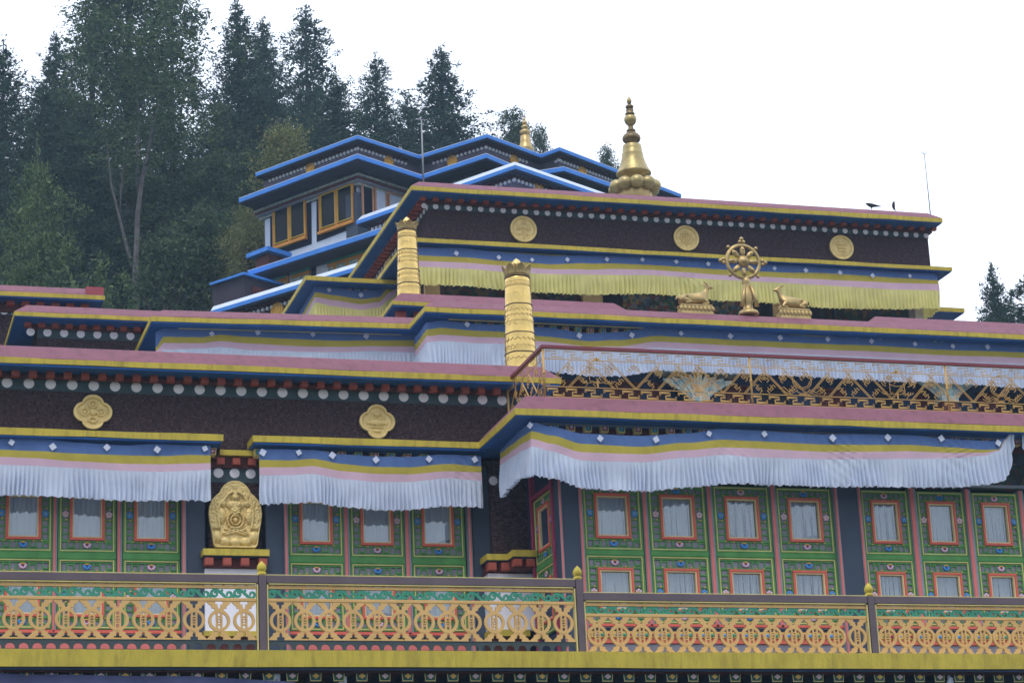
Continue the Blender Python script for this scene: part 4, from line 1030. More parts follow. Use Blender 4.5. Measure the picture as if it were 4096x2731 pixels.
def medallion(name, mr, P, seed, **kw):
    def hf(x, y, t):
        h = .03
        if t > .86: h = .10
        elif t > .80: h = .03+.07*(t-.80)/.06
        else: h += prims(P, x, y)+.012*noise.noise(Vector((x*9+seed, y*9, 0)))
        return h
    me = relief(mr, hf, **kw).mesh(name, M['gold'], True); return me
P1 = [('b',0,0,.2,.2,.08),('r',.42,0,.2,.2,.05,.06),('r',-.42,0,.2,.2,.05,.06),('r',0,.45,.2,.2,.05,.06),('r',0,-.45,.2,.14,.05,.06),('b',.42,0,.09,.09,.05),('b',-.42,0,.09,.09,.05),('b',0,.45,.09,.09,.05)]
P2 = [('b',0,-.05,.42,.22,.09),('b',0,.45,.2,.18,.07),('b',.5,-.08,.14,.12,.05),('b',-.5,-.08,.14,.12,.05),('l',-.3,-.32,.3,-.32,.05,.05),('b',0,-.55,.25,.1,.06),('r',0,.2,.35,.3,.04,.05)]
P3 = [('b',0,.2,.3,.2,.08),('b',.35,.02,.2,.1,.06),('b',-.35,.02,.2,.1,.06),('l',0,-.6,0,.6,.04,.06),('b',.3,-.35,.16,.1,.05),('b',-.3,-.35,.16,.1,.05),('b',0,.5,.1,.12,.05)]
P4 = [('r',0,0,.4,.4,.05,.07),('r',0,0,.2,.2,.04,.06),('b',0,0,.1,.1,.07)]+[('b',.55*math.cos(k*PI/4),.55*math.sin(k*PI/4),.07,.07,.05) for k in range(8)]+[('l',0,0,.4*math.cos(k*PI/4),.4*math.sin(k*PI/4),.03,.05) for k in range(8)]
P5 = [('b',0,.3,.5,.16,.07),('b',0,.5,.18,.14,.06),('b',0,.0,.36,.14,.07),('b',0,-.25,.3,.12,.06),('b',0,-.48,.4,.09,.05),('b',.2,-.6,.2,.06,.04),('b',-.2,-.6,.2,.06,.04)]
circ = lambda a: .95
def hang(name, me, fr, px, py, rpx, w, par=T, sy=1.0, lbl=None):
    u_, z_ = fr.uv(px, py, w); r_ = rpx*((fr.world(u_, z_, w)-CAMP).dot(CF))/FPX
    o = inst(name, me, par, fr.world(u_, z_, w), ROT(fr), (r_, r_*1.3, r_*sy))
    if lbl: o['label'] = lbl
    return o
hang('medallion', medallion('medallion', quat, P1, 1), FLf, 371, 1649, 77, .02, fz, .93, 'quatrefoil medallion with curling scrolls')
hang('medallion', medallion('medallion', quat, P2, 2), FLf, 1508, 1687, 73, .02, fz, .97, 'quatrefoil medallion with a bowl-shaped emblem')
hang('medallion', medallion('medallion', circ, P3, 3), FTf, 2093, 918, 58, .02, tower, 1.0, 'round medallion with a parasol-like emblem')
hang('medallion', medallion('medallion', circ, P4, 4), FTf, 2744, 954, 56, .02, tower, 1.0, 'round medallion with a wheel-like emblem')
hang('medallion', medallion('medallion', circ, P5, 5), FTf, 3365, 991, 54, .02, tower, 1.0, 'round medallion with a tiered vase emblem')
FTSf = FX(x3a+.5)
hang('medallion', medallion('medallion', circ, P4, 6), FTSf, 1556, 1063, 52, .02, tower, 1.0, 'round medallion seen edge-on beside the gilded banner')
PO = [(1.0, .0), (.985, .16), (.95, .27), (.86, .42), (.74, .53), (.64, .585), (.57, .70), (.42, .87), (.22, .97), (.0, 1.0), (-.25, .96), (-.5, .90), (-.75, .85), (-.93, .82), (-1.0, .74), (-1.0, 0)]
PO = [(y, x*.787) for y, x in PO]
def plaque_r(a):
    x, y = abs(math.cos(a)), math.sin(a); best = 1.0
    for (y0, x0), (y1, x1) in zip(PO, PO[1:]):
        # intersect the ray with this outline segment
        ex, ey = x1-x0, y1-y0; dn = x*ey-y*ex
        if abs(dn) < 1e-9: continue
        t = (x0*ey-y0*ex)/dn; u_ = (x0*y-y0*x)/dn
        if t > 0 and -1e-6 <= u_ <= 1+1e-6: return t
    return best
PP = [('b',0,.50,.13,.13,.10),('b',0,.62,.08,.12,.09),('b',0,.28,.28,.14,.08),('b',0,.1,.16,.2,.09),('r',0,-.18,.24,.24,.035,.08),('r',0,-.18,.14,.14,.03,.07),('b',0,-.18,.08,.08,.08),
      ('b',.42,-.05,.13,.25,.08),('b',-.42,-.05,.13,.25,.08),('b',.36,.32,.12,.1,.07),('b',-.36,.32,.12,.1,.07),('b',.5,.2,.08,.08,.07),('b',-.5,.2,.08,.08,.07),
      ('l',-.3,-.45,.3,-.62,.03,.07),('l',.3,-.45,-.3,-.62,.03,.07),('l',-.15,-.42,.35,-.58,.03,.07),('l',.15,-.42,-.35,-.58,.03,.07),
      ('b',-.3,-.82,.16,.14,.09),('b',0,-.84,.16,.14,.09),('b',.3,-.82,.16,.14,.09),('b',-.55,-.68,.16,.18,.09),('b',.55,-.68,.16,.18,.09)]
def plaque_h(x, y, t):
    if t > .965: return .09
    if y < -.45: return .04+prims(PP, x, y)+.01*noise.noise(Vector((x*14, y*14, 3)))
    if t > .70: return .09+.028*noise.noise(Vector((x*16, y*16, 1)))+.012*noise.noise(Vector((x*34, y*34, 1)))
    if t > .64: return .115
    return .03+prims(PP, x, y)*1.2+.018*noise.noise(Vector((x*20, y*20, 2)))
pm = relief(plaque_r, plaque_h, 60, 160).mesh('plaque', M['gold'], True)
plq = thing('gilded_plaque', 'tall flame-shaped gilded relief plaque standing on the yellow shelf between window groups', 'plaque', tuple(FP.world(FP.uv(936, 2062)[0], FP.z((936, 2062)), .08)))
o = bpy.data.objects.new('relief', pm); COL.objects.link(o); o.parent = plq
sc_ = 136/FPX*(plq.location-CAMP).dot(CF); o.scale = (sc_, sc_*1.1, sc_)

# ---- cloth valances -------------------------------------------------------------------------------
def interp(keys, s):
    if s <= keys[0][0]: return keys[0][1:]
    for a, b in zip(keys, keys[1:]):
        if s <= b[0]:
            t = (s-a[0])/(b[0]-a[0]); t = t*t*(3-2*t)*.75+t*.25
            return [x+(y-x)*t for x, y in zip(a[1:], b[1:])]
    return keys[-1][1:]
def valance(label, path, keys, patches, skirt='cloth_white', pl=.040, amp=.030, seed=1, ds=.0085, swirl=0):
    """path: plan polyline; keys: (arc length, z of top, blue, yellow, pink, skirt hem)"""
    P = [Vector(p) for p in path]; L = [0]
    for a, b in zip(P, P[1:]): L.append(L[-1]+(b-a).length)
    def at_(s):
        for i in range(len(P)-1):
            if s <= L[i+1] or i == len(P)-2:
                d = (P[i+1]-P[i]).normalized(); q = P[i]+d*(s-L[i]); n_ = Vector((d.y, -d.x))
                for j in (i, i+1):          # soften normals round corners
                    if 0 < j < len(P)-1 and abs(s-L[j]) < .15:
                        d2 = (P[j+1]-P[j]).normalized(); d1 = (P[j]-P[j-1]).normalized(); t = (s-L[j]+.15)/.3
                        dd = d1.lerp(d2, t); n_ = Vector((dd.y, -dd.x)).normalized()
                return q, n_
    s0, s1 = keys[0][0], keys[-1][0]; n = int((s1-s0)/ds); R = random.Random(seed)
    ph = 0; phs = []; fr = 1
    for i in range(n+1):
        fr = 1+.55*noise.noise(Vector(((s0+i*ds)*5.0, seed*3.1, 0))); ph += ds/pl*2*PI*fr*.6; phs.append(ph)
    mid = at_((s0+s1)/2)[0]
    root = thing('cloth_valance', label, 'valance', (mid.x, mid.y, interp(keys, (s0+s1)/2)[0]), 'striped cloth valances hung under the ledges')
    bands = [('blue_band', 'cloth_blue', 0, 1, 3), ('yellow_band', 'cloth_yellow', 1, 2, 3), ('pink_band', 'cloth_pink', 2, 3, 3), ('pleated_skirt', skirt, 3, 4, 9)]
    for nm, m, k0, k1, rows in bands:
        mb = MB(); v = []; f = []
        for i in range(n+1):
            s = s0+i*ds; K = interp(keys, s); q, nn = at_(s)
            for r in range(rows+1):
                t = r/rows; z = K[k0]+(K[k1]-K[k0])*t
                wr = .014*noise.noise(Vector((s*2.2+(K[0]-z)*1.5, z*3, seed)))+.012*max(0, noise.noise(Vector((s*1.1, 3, seed))))*math.sin((s*.8+(K[0]-z)*2.2)*42)+.008*noise.noise(Vector((s*9, (z+s)*5, seed)))*(1.2 if k0 < 2 else .5)
                lean = 0
                if nm == 'pleated_skirt':
                    a = min(1, t*2.5); c_ = math.sin(phs[i]+.9*math.sin(t*2+s*3)); wr += amp*a*(.35+.65*t)*(c_*(1-.35*c_)+.35*noise.noise(Vector((s*60, t*1.5, seed))))*(1+.9*noise.noise(Vector((s*2.3, 7, seed))))
                    wr += .05*t*noise.noise(Vector((s*1.7, 5, seed)))+.03*t*noise.noise(Vector((s*6, t, seed+9)))
                    if r == rows: z += .012*noise.noise(Vector((s*25, 1, seed)))+.010*math.sin(phs[i]*.5)
                    lean = .03*t*noise.noise(Vector((s*4, t, seed+4)))
                else: z += 0
                wr += {0: 0, 1: .004, 2: .008, 3: .010}[k0]
                d = Vector((-nn.y, nn.x)); p = q+nn*(wr+.02)+d*lean; v.append((p.x, p.y, z))
        m_ = rows+1
        for i in range(n):
            for r in range(rows): f.append((i*m_+r, (i+1)*m_+r, (i+1)*m_+r+1, i*m_+r+1))
        mb.add(v, f); obj(nm, mb, M[m], root, smooth=True)
    for s, zf in patches:
        K = interp(keys, s); q, nn = at_(s); z = K[0]+(K[1]-K[0])*zf; r_ = .055*R.uniform(.88, 1.1); a0 = R.uniform(-.3, .3)
        M4 = Matrix(((-nn.y, 0, nn.x, q.x+nn.x*.045), (nn.x, 0, nn.y, q.y+nn.y*.045), (0, 1, 0, z), (0, 0, 0, 1)))
        mb = MB(M4); mb.prism([(r_*math.cos(a0+k*PI/2), r_*math.sin(a0+k*PI/2)*1.05) for k in range(4)], 0, .004); obj('diamond_patch', mb, M['patch'], root, fix=True)
    return root
def fkeys(fr, w_, s_of_u, rows):
    out = []
    for px, *ys in rows:
        u_ = fr.uv(px, ys[2], w_)[0]; out.append(tuple([s_of_u(u_)]+[fr.uv(px, y, w_)[1] for y in ys]))
    return out
def pat(fr, w_, s_of_u, pts, keys):
    r_ = []
    for px, py in pts:
        u_, z_ = fr.uv(px, py, w_); s = s_of_u(u_); K = interp(keys, s); r_.append((s, (z_-K[0])/(K[1]-K[0])))
    return r_
# A: under the left window ledge
id_ = lambda u: u-XL
k = fkeys(FL, -.1, id_, [(-300, 1740, 1790, 1819, 1851, 1975), (0, 1752, 1799, 1828, 1860, 1982), (130, 1750, 1804, 1833, 1864, 1984), (300, 1770, 1815, 1846, 1872, 1992), (500, 1782, 1822, 1856, 1885, 2005), (640, 1776, 1824, 1858, 1888, 2004), (770, 1782, 1820, 1855, 1884, 2002), (843, 1783, 1822, 1853, 1880, 2006)])
valance('white-skirted striped valance at the left edge, beside the gold plaque', [(XL, YL+.1), (ua, YL+.1)], k, pat(FL, -.1, id_, [(45, 1772), (210, 1789), (426, 1792), (627, 1800), (818, 1796)], k), seed=1)
# B
ixb = lambda u: u-ub_
k = fkeys(FL, -.1, ixb, [(1036, 1796, 1840, 1870, 1902, 2019), (1150, 1798, 1842, 1870, 1901, 2014), (1250, 1800, 1836, 1866, 1897, 2012), (1370, 1818, 1856, 1885, 1917, 2028), (1500, 1826, 1868, 1896, 1928, 2041), (1620, 1828, 1870, 1898, 1928, 2040), (1800, 1818, 1856, 1886, 1914, 2026), (1925, 1826, 1866, 1890, 1924, 2030)])
valance('white-skirted striped valance left of the projecting bay, over three windows', [(ub_, YL+.1), (XB+.2, YL+.1)], k, pat(FL, -.1, ixb, [(1049, 1812), (1193, 1812), (1327, 1823), (1501, 1841), (1713, 1838), (1896, 1840)], k), seed=2)
# C: wraps round the bay corner
XC = FB.uv(2127, 1720, -.12)[0]; YC = YB+.12; LC = YL+.25-YC
FCs = FX(XC); sside = lambda u: u+YC+LC; sfr = lambda u: u-XC+LC
k = fkeys(FCs, 0, sside, [(2006, 1800, 1812, 1838, 1862, 1998), (2035, 1770, 1790, 1818, 1842, 1960), (2080, 1725, 1758, 1785, 1812, 1918)])
k += fkeys(FB, -.12, sfr, [(2128, 1690, 1725, 1756, 1787, 1902), (2200, 1706, 1742, 1776, 1806, 1916), (2330, 1735, 1776, 1810, 1844, 1956), (2560, 1744, 1788, 1818, 1850, 1966), (2740, 1734, 1772, 1802, 1832, 1950), (2900, 1716, 1759, 1790, 1820, 1937), (3000, 1722, 1764, 1794, 1830, 1937), (3280, 1738, 1778, 1808, 1838, 1948), (3450, 1738, 1780, 1808, 1837, 1948), (3640, 1742, 1780, 1806, 1836, 1950), (3800, 1756, 1790, 1812, 1834, 1950), (3930, 1764, 1800, 1812, 1824, 1940), (3990, 1764, 1798, 1802, 1806, 1928), (4020, 1752, 1756, 1758, 1762, 1900), (4046, 1714, 1715, 1716, 1717, 1790), (4060, 1700, 1701, 1702, 1703, 1716)])
pts = [(2126, 1703), (2397, 1756), (2620, 1760), (2832, 1737), (3053, 1738), (3326, 1754), (3546, 1752), (3760, 1756), (3988, 1774)]
valance('long white-skirted striped valance wrapped round the projecting bay, its right end knotted up', [(XC, YL+.25), (XC, YC), (XR, YC)], k, pat(FB, -.12, sfr, pts, k), seed=3, pl=.042, amp=.034)
k = fkeys(FB, -.12, sfr, [(4074, 1700, 1702, 1703, 1704, 1716), (4088, 1704, 1712, 1716, 1720, 1800), (4110, 1716, 1760, 1774, 1786, 1900), (4300, 1760, 1800, 1820, 1850, 1960)])
valance('start of another white-skirted valance knotted up at the right edge', [(XC, YL+.25), (XC, YC), (XR, YC)], k, [], seed=8)
# D, E: level 2
sD = lambda u: u+30
k = fkeys(FMl, -.3, sD, [(622, 1330, 1390, 1405, 1420, 1500), (655, 1314, 1348, 1373, 1401, 1500), (800, 1318, 1350, 1374, 1395, 1505), (880, 1314, 1340, 1366, 1390, 1505), (1000, 1320, 1349, 1376, 1402, 1510), (1200, 1326, 1358, 1386, 1408, 1515), (1350, 1330, 1364, 1389, 1411, 1520), (1500, 1336, 1362, 1386, 1406, 1525), (1690, 1340, 1363, 1388, 1412, 1530)])
pD = [FMl.world(-30, 0, -.3), FMl.world(3, 0, -.3)]
valance('striped valance on the middle level, left of the step in the coping', [(p.x, p.y) for p in pD], k, pat(FMl, -.3, sD, [(846, 1338), (1030, 1333), (1250, 1340), (1463, 1347)], k), seed=4)
Ys = FMr.world(.28, 0, -.28); XCe = FMr.uv(1712, 1330, -.28)[0]
pE = [FMr.world(XCe, 0, -1.15), FMr.world(XCe, 0, -.28), FMr.world(14, 0, -.28)]
FEs = Frame((pE[1].x, pE[1].y), AMB-PI/2); lE = .87
k = [(0.0,)+tuple(FEs.uv(1688, y)[1] for y in (1360, 1385, 1400, 1420, 1520))]
sE = lambda u: u-XCe+lE
k = []
zz_ = [FMr.uv(1715, y, -.28)[1] for y in (1290, 1318, 1345, 1370, 1490)]
k.append(tuple([0.0]+[z_-.02 for z_ in zz_]))
k += fkeys(FMr, -.28, sE, [(1715, 1290, 1318, 1345, 1370, 1500), (1765, 1282, 1312, 1340, 1365, 1490), (1900, 1296, 1324, 1349, 1374, 1492), (1990, 1300, 1327, 1351, 1376, 1492), (2176, 1310, 1347, 1368, 1388, 1486), (2357, 1334, 1366, 1388, 1410, 1506), (2459, 1330, 1362, 1388, 1408, 1507), (2638, 1308, 1345, 1368, 1392, 1484), (2820, 1322, 1354, 1378, 1402, 1492), (2970, 1330, 1362, 1386, 1410, 1497), (3000, 1328, 1362, 1386, 1410, 1497), (3250, 1346, 1375, 1398, 1420, 1510), (3510, 1350, 1384, 1408, 1432, 1524), (3765, 1366, 1400, 1422, 1446, 1534), (4020, 1376, 1408, 1430, 1454, 1548), (4200, 1380, 1415, 1440, 1465, 1560)])
pts = [(1866, 1300), (2314, 1345), (2524, 1343), (2721, 1336), (2918, 1347), (3117, 1353), (3307, 1359), (3482, 1367), (3656, 1378), (3807, 1387), (3946, 1390)]
valance('long striped valance behind the gilt terrace railing on the middle level', [(p.x, p.y) for p in pE], k, pat(FMr, -.28, sE, pts, k), seed=5, ds=.01)
# F: lemon skirt on the tower
XF = F2_.uv(1672, 1000, -.15)[0]; XFr = F2_.uv(3752, 1150, -.15)[0]; YF = Y2_+.15; lF = 1.0
sF = lambda u: u-XF+lF
k = fkeys(F2_, -.15, sF, [(1674, 992, 1023, 1045, 1068, 1141), (1850, 994, 1030, 1052, 1076, 1146), (2000, 1010, 1044, 1063, 1088, 1160), (2200, 1024, 1058, 1078, 1098, 1176), (2345, 1024, 1055, 1080, 1100, 1180), (2480, 1024, 1056, 1078, 1102, 1178), (2600, 1030, 1061, 1081, 1102, 1177), (2900, 1046, 1080, 1102, 1122, 1205), (3100, 1054, 1090, 1112, 1132, 1216), (3300, 1066, 1094, 1120, 1143, 1234), (3550, 1082, 1110, 1132, 1158, 1238), (3750, 1094, 1122, 1138, 1163, 1236)])
k = [(0.0,)+k[0][1:]]+k
e = k[-1]; k.append((e[0]+1.6,)+e[1:])
pts = [(1823, 1016), (1993, 1032), (2126, 1042), (2267, 1041), (2425, 1040), (2567, 1041), (2702, 1049), (2830, 1058), (3095, 1076), (3220, 1084), (3357, 1093), (3487, 1105), (3636, 1106)]
valance('long striped valance with lemon yellow skirt round the top tower', [(XF, YF+lF), (XF, YF), (XFr, YF), (XFr, YF+1.6)], k, pat(F2_, -.15, sF, pts, k), skirt='cloth_lemon', seed=6, pl=.055, amp=.036, ds=.012)
# G: sagging lemon valance on the left wing
XG = FWg.uv(1262, 1150, -.3)[0]; YG = YW+.3; lG = 2.2
sG = lambda u: u-XG+lG
k = fkeys(FWg, -.3, sG, [(1265, 1140, 1170, 1190, 1211, 1300), (1330, 1150, 1182, 1202, 1226, 1310), (1443, 1165, 1197, 1218, 1241, 1320), (1514, 1158, 1190, 1210, 1231, 1310), (1560, 1105, 1145, 1170, 1195, 1280), (1600, 1050, 1100, 1130, 1158, 1240)])
e = k[0]; k = [(0.0,)+tuple(z_-.10 for z_ in e[1:]), (lG*.7,)+tuple(z_-.04 for z_ in e[1:])]+k
valance('short sagging striped valance with lemon skirt on the left wing of the tower', [(XG, YG+lG), (XG, YG), (x3a+.6, YG)], k, pat(FWg, -.3, sG, [(1315, 1162), (1442, 1183)], k), skirt='cloth_lemon', seed=7, ds=.012)
# below the balcony, bottom left: lilac cloth
fv = FY(Y0+.10); mb = MB(fv.M); v = []; n = 160
u_a, u_b = fv.uv(-200, 2700)[0], fv.uv(1180, 2735)[0]
for i in range(n+1):
    t = i/n; u_ = u_a+(u_b-u_a)*t; px = -200+1380*t; zt_ = min(z0b-.036, fv.uv(px, 2691+max(0, px-250)*.034+5*math.sin(px*.006), 0)[1])
    for r in range(5): v.append((u_, zt_-.5*r/4, .02*math.sin(i*.5)*r/4+.015*math.sin(i*.13)))
mb.add(v, [(i*5+r, (i+1)*5+r, (i+1)*5+r+1, i*5+r+1) for i in range(n) for r in range(4)])
o = obj('lilac_cloth', mb, M['cloth_lilac'], None, smooth=True); tag(o, 'plain dark lilac cloth hanging below the balcony at the bottom left corner', 'cloth')
for px, py in ((567, 2700), (1100, 2698), (1366, 2712), (3795, 2716)):
    f_ = FY(Y0+.2); u_, z_ = f_.uv(px, py); mb = MB()
    c_ = f_.world(u_, z_, 0); R = random.Random(px)
    mb.tube([(c_.x-.01, c_.y, z0b-.05), (c_.x, c_.y, c_.z+.04), (c_.x+.012, c_.y-.01, c_.z), (c_.x-.02, c_.y, c_.z-.07), (c_.x-.04, c_.y, c_.z-.12)], lambda t: .012+.022*math.sin(t*PI), 7)
    mb.tube([(c_.x, c_.y, c_.z+.03), (c_.x+.05, c_.y, c_.z+.02), (c_.x+.04, c_.y, c_.z-.08)], lambda t: .01+.018*t, 7)
    o = obj('cloth_knot', mb, M['patch'], None, smooth=True)
    tag(o, {567: 'small pale cloth knot tied under the balcony edge, nearest the left post', 1100: 'small pale cloth knot under the balcony edge, just right of the left post', 1366: 'small pale cloth knot under the balcony, below the left part of the middle balustrade section', 3795: 'small pale cloth knot under the balcony near the right edge'}[px], 'cloth knot', 'cloth knots tied under the balcony')

# ================================================================= GILDED ORNAMENTS ON THE ROOFS
def banner(label, px, yb, yt, w_top, w_bot, Y, zfoot, ycrown):
    """hollow gilded banner cylinder: bands, embossed zigzags, petal crown, jewel"""
    f = FY(Y); dist = (f.world(*f.uv(px, (yb+yt)/2)) -CAMP).dot(CF); k = dist/FPX
    ub_c, zb_c = f.uv(px[1] if hasattr(px, '__len__') else px, yb); return f
def victory_banner(label, top, bot, rt, rb, Y, zfoot):
    f = FY(Y); ut, zt = f.uv(*top); ubm, zbm_ = f.uv(*bot); k = (f.world(ut, zt)-CAMP).dot(CF)/FPX
    cx = (ut+ubm)/2; rt *= k; rb *= k
    root = thing('victory_banner', label, 'roof ornament', (cx, Y, zfoot), 'gilded banner cylinders on the parapets')
    H = zt-zfoot; Hv = zt-zbm_
    R_ = lambda z: rt+(rb-rt)*max(0, min(1.6, (zt-z)/Hv))
    prof = []; ringz = [zt-Hv*q for q in (.0, .335, .665, .89)]
    prof.append((R_(zfoot), zfoot)); n = 40
    for i in range(1, n+1):
        z = zfoot+H*i/n; prof.append((R_(z)*(1+.012*math.sin(i*1.7)), z))
    prof.append((.001, zt+.01))
    obj('drum', MB().lathe(prof, 40, (cx, Y, 0)), M['brass'], root, smooth=True)
    mb = MB()
    for z in ringz[1:]+[ringz[0]-.01]:
        mb.tube([((cx+(R_(z)+.004)*math.cos(a)), Y+(R_(z)+.004)*math.sin(a), z+.004*math.sin(a*5)) for a in [2*PI*i/36 for i in range(37)]], .009, 5, False)
    obj('band', mb, M['bronze'], root, smooth=True)
    mb = MB()
    for q, am in ((.40, .022), (.46, .02), (.74, .024), (.82, .02), (.10, .02), (.07, .0), (.12, .0), (.53, .012), (.96, .02)):
        z0_ = zt-Hv*q; m = 72
        mb.tube([((cx+(R_(z0_)+.001)*math.cos(2*PI*i/m)), Y+(R_(z0_)+.001)*math.sin(2*PI*i/m), z0_+am*(1 if i % 4 < 2 else -1)*(1 if i % 2 else .0)) for i in range(m+1)], .0055, 5, False)
    for i in range(60):
        R = random.Random(i); a = R.uniform(0, 2*PI); q = R.choice([.2, .36, .5, .56, .78, .86, .95]); z0_ = zt-Hv*(q+R.uniform(-.02, .02)); r_ = R_(z0_)
        mb.tube([(cx+r_*math.cos(a+t*.25), Y+r_*math.sin(a+t*.25), z0_+.02*math.sin(t*5+i)) for t in (0, .25, .5, .75, 1)], .0045, 4, False)
    obj('embossing', mb, M['brass_old'], root, smooth=True)
    mb = MB(); hc = rt*.95
    for i in range(8):
        a0 = 2*PI*i/8; v = []; 
        for r in range(6):
            t = r/5; half = PI/8*(1.0 if t < .5 else math.sqrt(max(0, 1-((t-.5)/.5)**2)))*.98
            rr = rt*(1.02+.28*t*t)
            for c in range(5):
                a = a0+half*(c/2-1)*1.0; v.append((cx+rr*math.cos(a), Y+rr*math.sin(a), zt+.005+hc*t-(.0 if c == 2 else .01)*t))
        mb.add(v, [(r*5+c, r*5+c+1, (r+1)*5+c+1, (r+1)*5+c) for r in range(5) for c in range(4)])
    cr_ = obj('petal_crown', mb, M['brass_old'], root, smooth=True); sm = cr_.modifiers.new('thick', 'SOLIDIFY'); sm.thickness = .012
    mb = MB().lathe([(rt*.25, 0), (rt*.2, rt*.8), (rt*.42, rt*1.0), (rt*.42, rt*1.2), (rt*.28, rt*1.45), (.004, rt*1.68)], 14, (cx, Y, zt))
    obj('jewel', mb, M['brass'], root, smooth=True)
    return root
victory_banner('large gilded banner cylinder with petal crown at the end of the lower left roof', (2078, 1112), (2075, 1458), 49, 64, 34.6, z1yt-.1)
victory_banner('smaller gilded banner cylinder standing on the middle parapet, beside the tower', (1630, 926), (1634, 1168), 37, 47, 41.4, zpt_)

def spire(label, prof, Y, px_c, yb, px_t, yt, nl, mlist, name='roof_spire'):
    """prof: (radius px, y px) read from the outline; base ring of bulging petals"""
    f = FY(Y); ub_c, zb_ = f.uv(px_c, yb); ut, zt = f.uv(px_t, yt); k = (f.world(ub_c, zb_)-CAMP).dot(CF)/FPX; cx = (ub_c+ut)/2
    Z_ = lambda y: zb_+(zt-zb_)*(yb-y)/(yb-yt)
    root = thing(name, label, 'spire', (cx, Y, Z_(yb)), 'gilded roof spires')
    for nm, m, P in prof:
        P = [(max(.002, r*k), Z_(y)) for r, y in P]
        # smooth profile
        obj(nm, MB().lathe(P, 36, (cx, Y, 0)), M[m], root, smooth=True)
    if nl:
        mb = MB(); rr = nl[0]*k; pr = nl[1]*k; h = nl[2]*k
        for i in range(nl[3]):
            a = 2*PI*i/nl[3]+.1; mb.ball((cx+rr*math.cos(a), Y+rr*math.sin(a), Z_(yb)+h*.92), (pr, pr, h), 12, 8)
        obj('lotus_base', mb, M['spire_gold'], root, smooth=True)
        obj('plinth', MB().lathe([(rr*.9, -.5), (rr*.9, .02), (rr*.75, h*1.9)], 24, (cx, Y, Z_(yb))), M['brass_old'], root, smooth=True)
    return root
spire('tall gilded bell-shaped roof spire with lotus base on top of the tower',
  [('bell', 'spire_gold', [(44,722),(43,712),(64,706),(70,700),(71,696),(69,692),(61,680),(53,660),(46,640),(42,622),(42.5,619),(41,618),(39,600),(37,586),(36,584),(18,582)]),
   ('lower_knob', 'spire_dark', [(18,586),(20,580),(18,577),(24,573),(26,571),(34,566),(37,558),(36,550),(30,542),(22,538),(20,533),(16,531),(14,529)]),
   ('ring', 'spire_dark', [(12,532),(18,527),(19,524),(15,522),(12,520),(10,510),(9,504)]),
   ('middle_vase', 'spire_gold', [(9,506),(14,502),(21,494),(25,484),(25,476),(22,469),(18,465),(11,463)]),
   ('ring', 'spire_dark', [(11,465),(19,460),(20,457),(15,453),(15,444),(16,441),(8,439),(7,437)]),
   ('ring', 'spire_dark', [(7,439),(14,435),(17,430),(15,425),(8,421),(5,418)]),
   ('jewel_tip', 'spire_gold', [(4,420),(8,415),(10.5,408),(9,400),(4,392),(.5,386)])], 48.0, 2533, 775, 2522, 386, (77, 31, 27, 10), None)
spire('small gilded spire on the roof of the blue-trimmed building',
  [('bell', 'brass_old', [(30,604),(31,596),(26,588),(22,570),(19,545),(12,541)]),
   ('lower_knob', 'brass_old', [(12,545),(20,538),(22,528),(13,520),(8,517),(14,514),(15,508),(8,503),(7,498)]),
   ('middle_vase', 'brass_old', [(7,500),(11,494),(10,488),(6,485),(5,483)]), ('jewel_tip', 'brass_old', [(4,484),(5,480),(3,474),(.5,466)])], 71.0, 2103, 604, 2097, 466, None, None)

# wheel and deer on the middle parapet
YS_ = 38.35; fS = FY(YS_); kS = (fS.world(*fS.uv(2973, 1100))-CAMP).dot(CF)/FPX
uW, zW = fS.uv(2972, 1047); uWb, zWb = fS.uv(2985, 1262)
root = thing('dharma_wheel', 'gilded eight-spoked wheel on a lotus pedestal between two deer', 'wheel statue', (uW, YS_, zWb))
Mw = Matrix(((1,0,0,uW),(0,0,-1,YS_),(0,1,0,zW),(0,0,0,1))); R_ = 73*kS
mb = MB(Mw)
n = 48
mb.tube([(R_*.93*math.cos(2*PI*i/n), R_*.93*math.sin(2*PI*i/n), 0) for i in range(n+1)], .030, 8, False)
mb.tube([(R_*1.0*math.cos(2*PI*i/n), R_*1.0*math.sin(2*PI*i/n), 0) for i in range(n+1)], .018, 6, False)
obj('rim', mb, M['brass_old'], root, smooth=True)
obj('hub', MB(Mw).ball((0, 0, .02), (R_*.33, R_*.33, .07), 20, 10).ball((0, 0, .07), (R_*.2, R_*.2, .04), 14, 8), M['brass_old'], root, smooth=True)
for i in range(8):
    a = i*PI/4+PI/2; c, q = math.cos(a), math.sin(a)
    mb = MB(Mw @ Matrix.Rotation(a, 4, 'Z')); mb.ball((R_*.60, 0, .01), (R_*.30, R_*.15, .04), 12, 8); mb.ball((R_*.68, 0, .03), (R_*.13, R_*.10, .035), 8, 6)
    obj('spoke', mb, M['brass_old'], root, smooth=True)
mb = MB(Mw); br = .036
for i in range(8):
    a = i*PI/4+PI/2; c, q = math.cos(a), math.sin(a); rr = R_*1.0+br+.015
    if i % 2 == 0 and i != 4:
        for s in (-1, 1): mb.ball((rr*c-s*br*.95*q, rr*q+s*br*.95*c, 0), br, 10, 8)
        mb.ball(((rr+br*1.6)*c, (rr+br*1.6)*q, 0), br*1.1, 10, 8)
    elif i != 4: mb.ball((rr*c, rr*q, 0), br*.95, 10, 8)
obj('pearl_cluster', mb, M['brass_old'], root, smooth=True)
mb = MB(); hp = zW-R_-zWb
mb.lathe([(.19, 0), (.195, .03), (.17, .07), (.13, .10), (.085, .13), (.09, .2), (.115, hp*.45), (.10, hp*.6), (.075, hp*.72), (.06, hp*.84), (.08, hp*.9), (.07, hp*1.0), (.02, hp*1.06)], 20, (uW+.03, YS_, zWb))
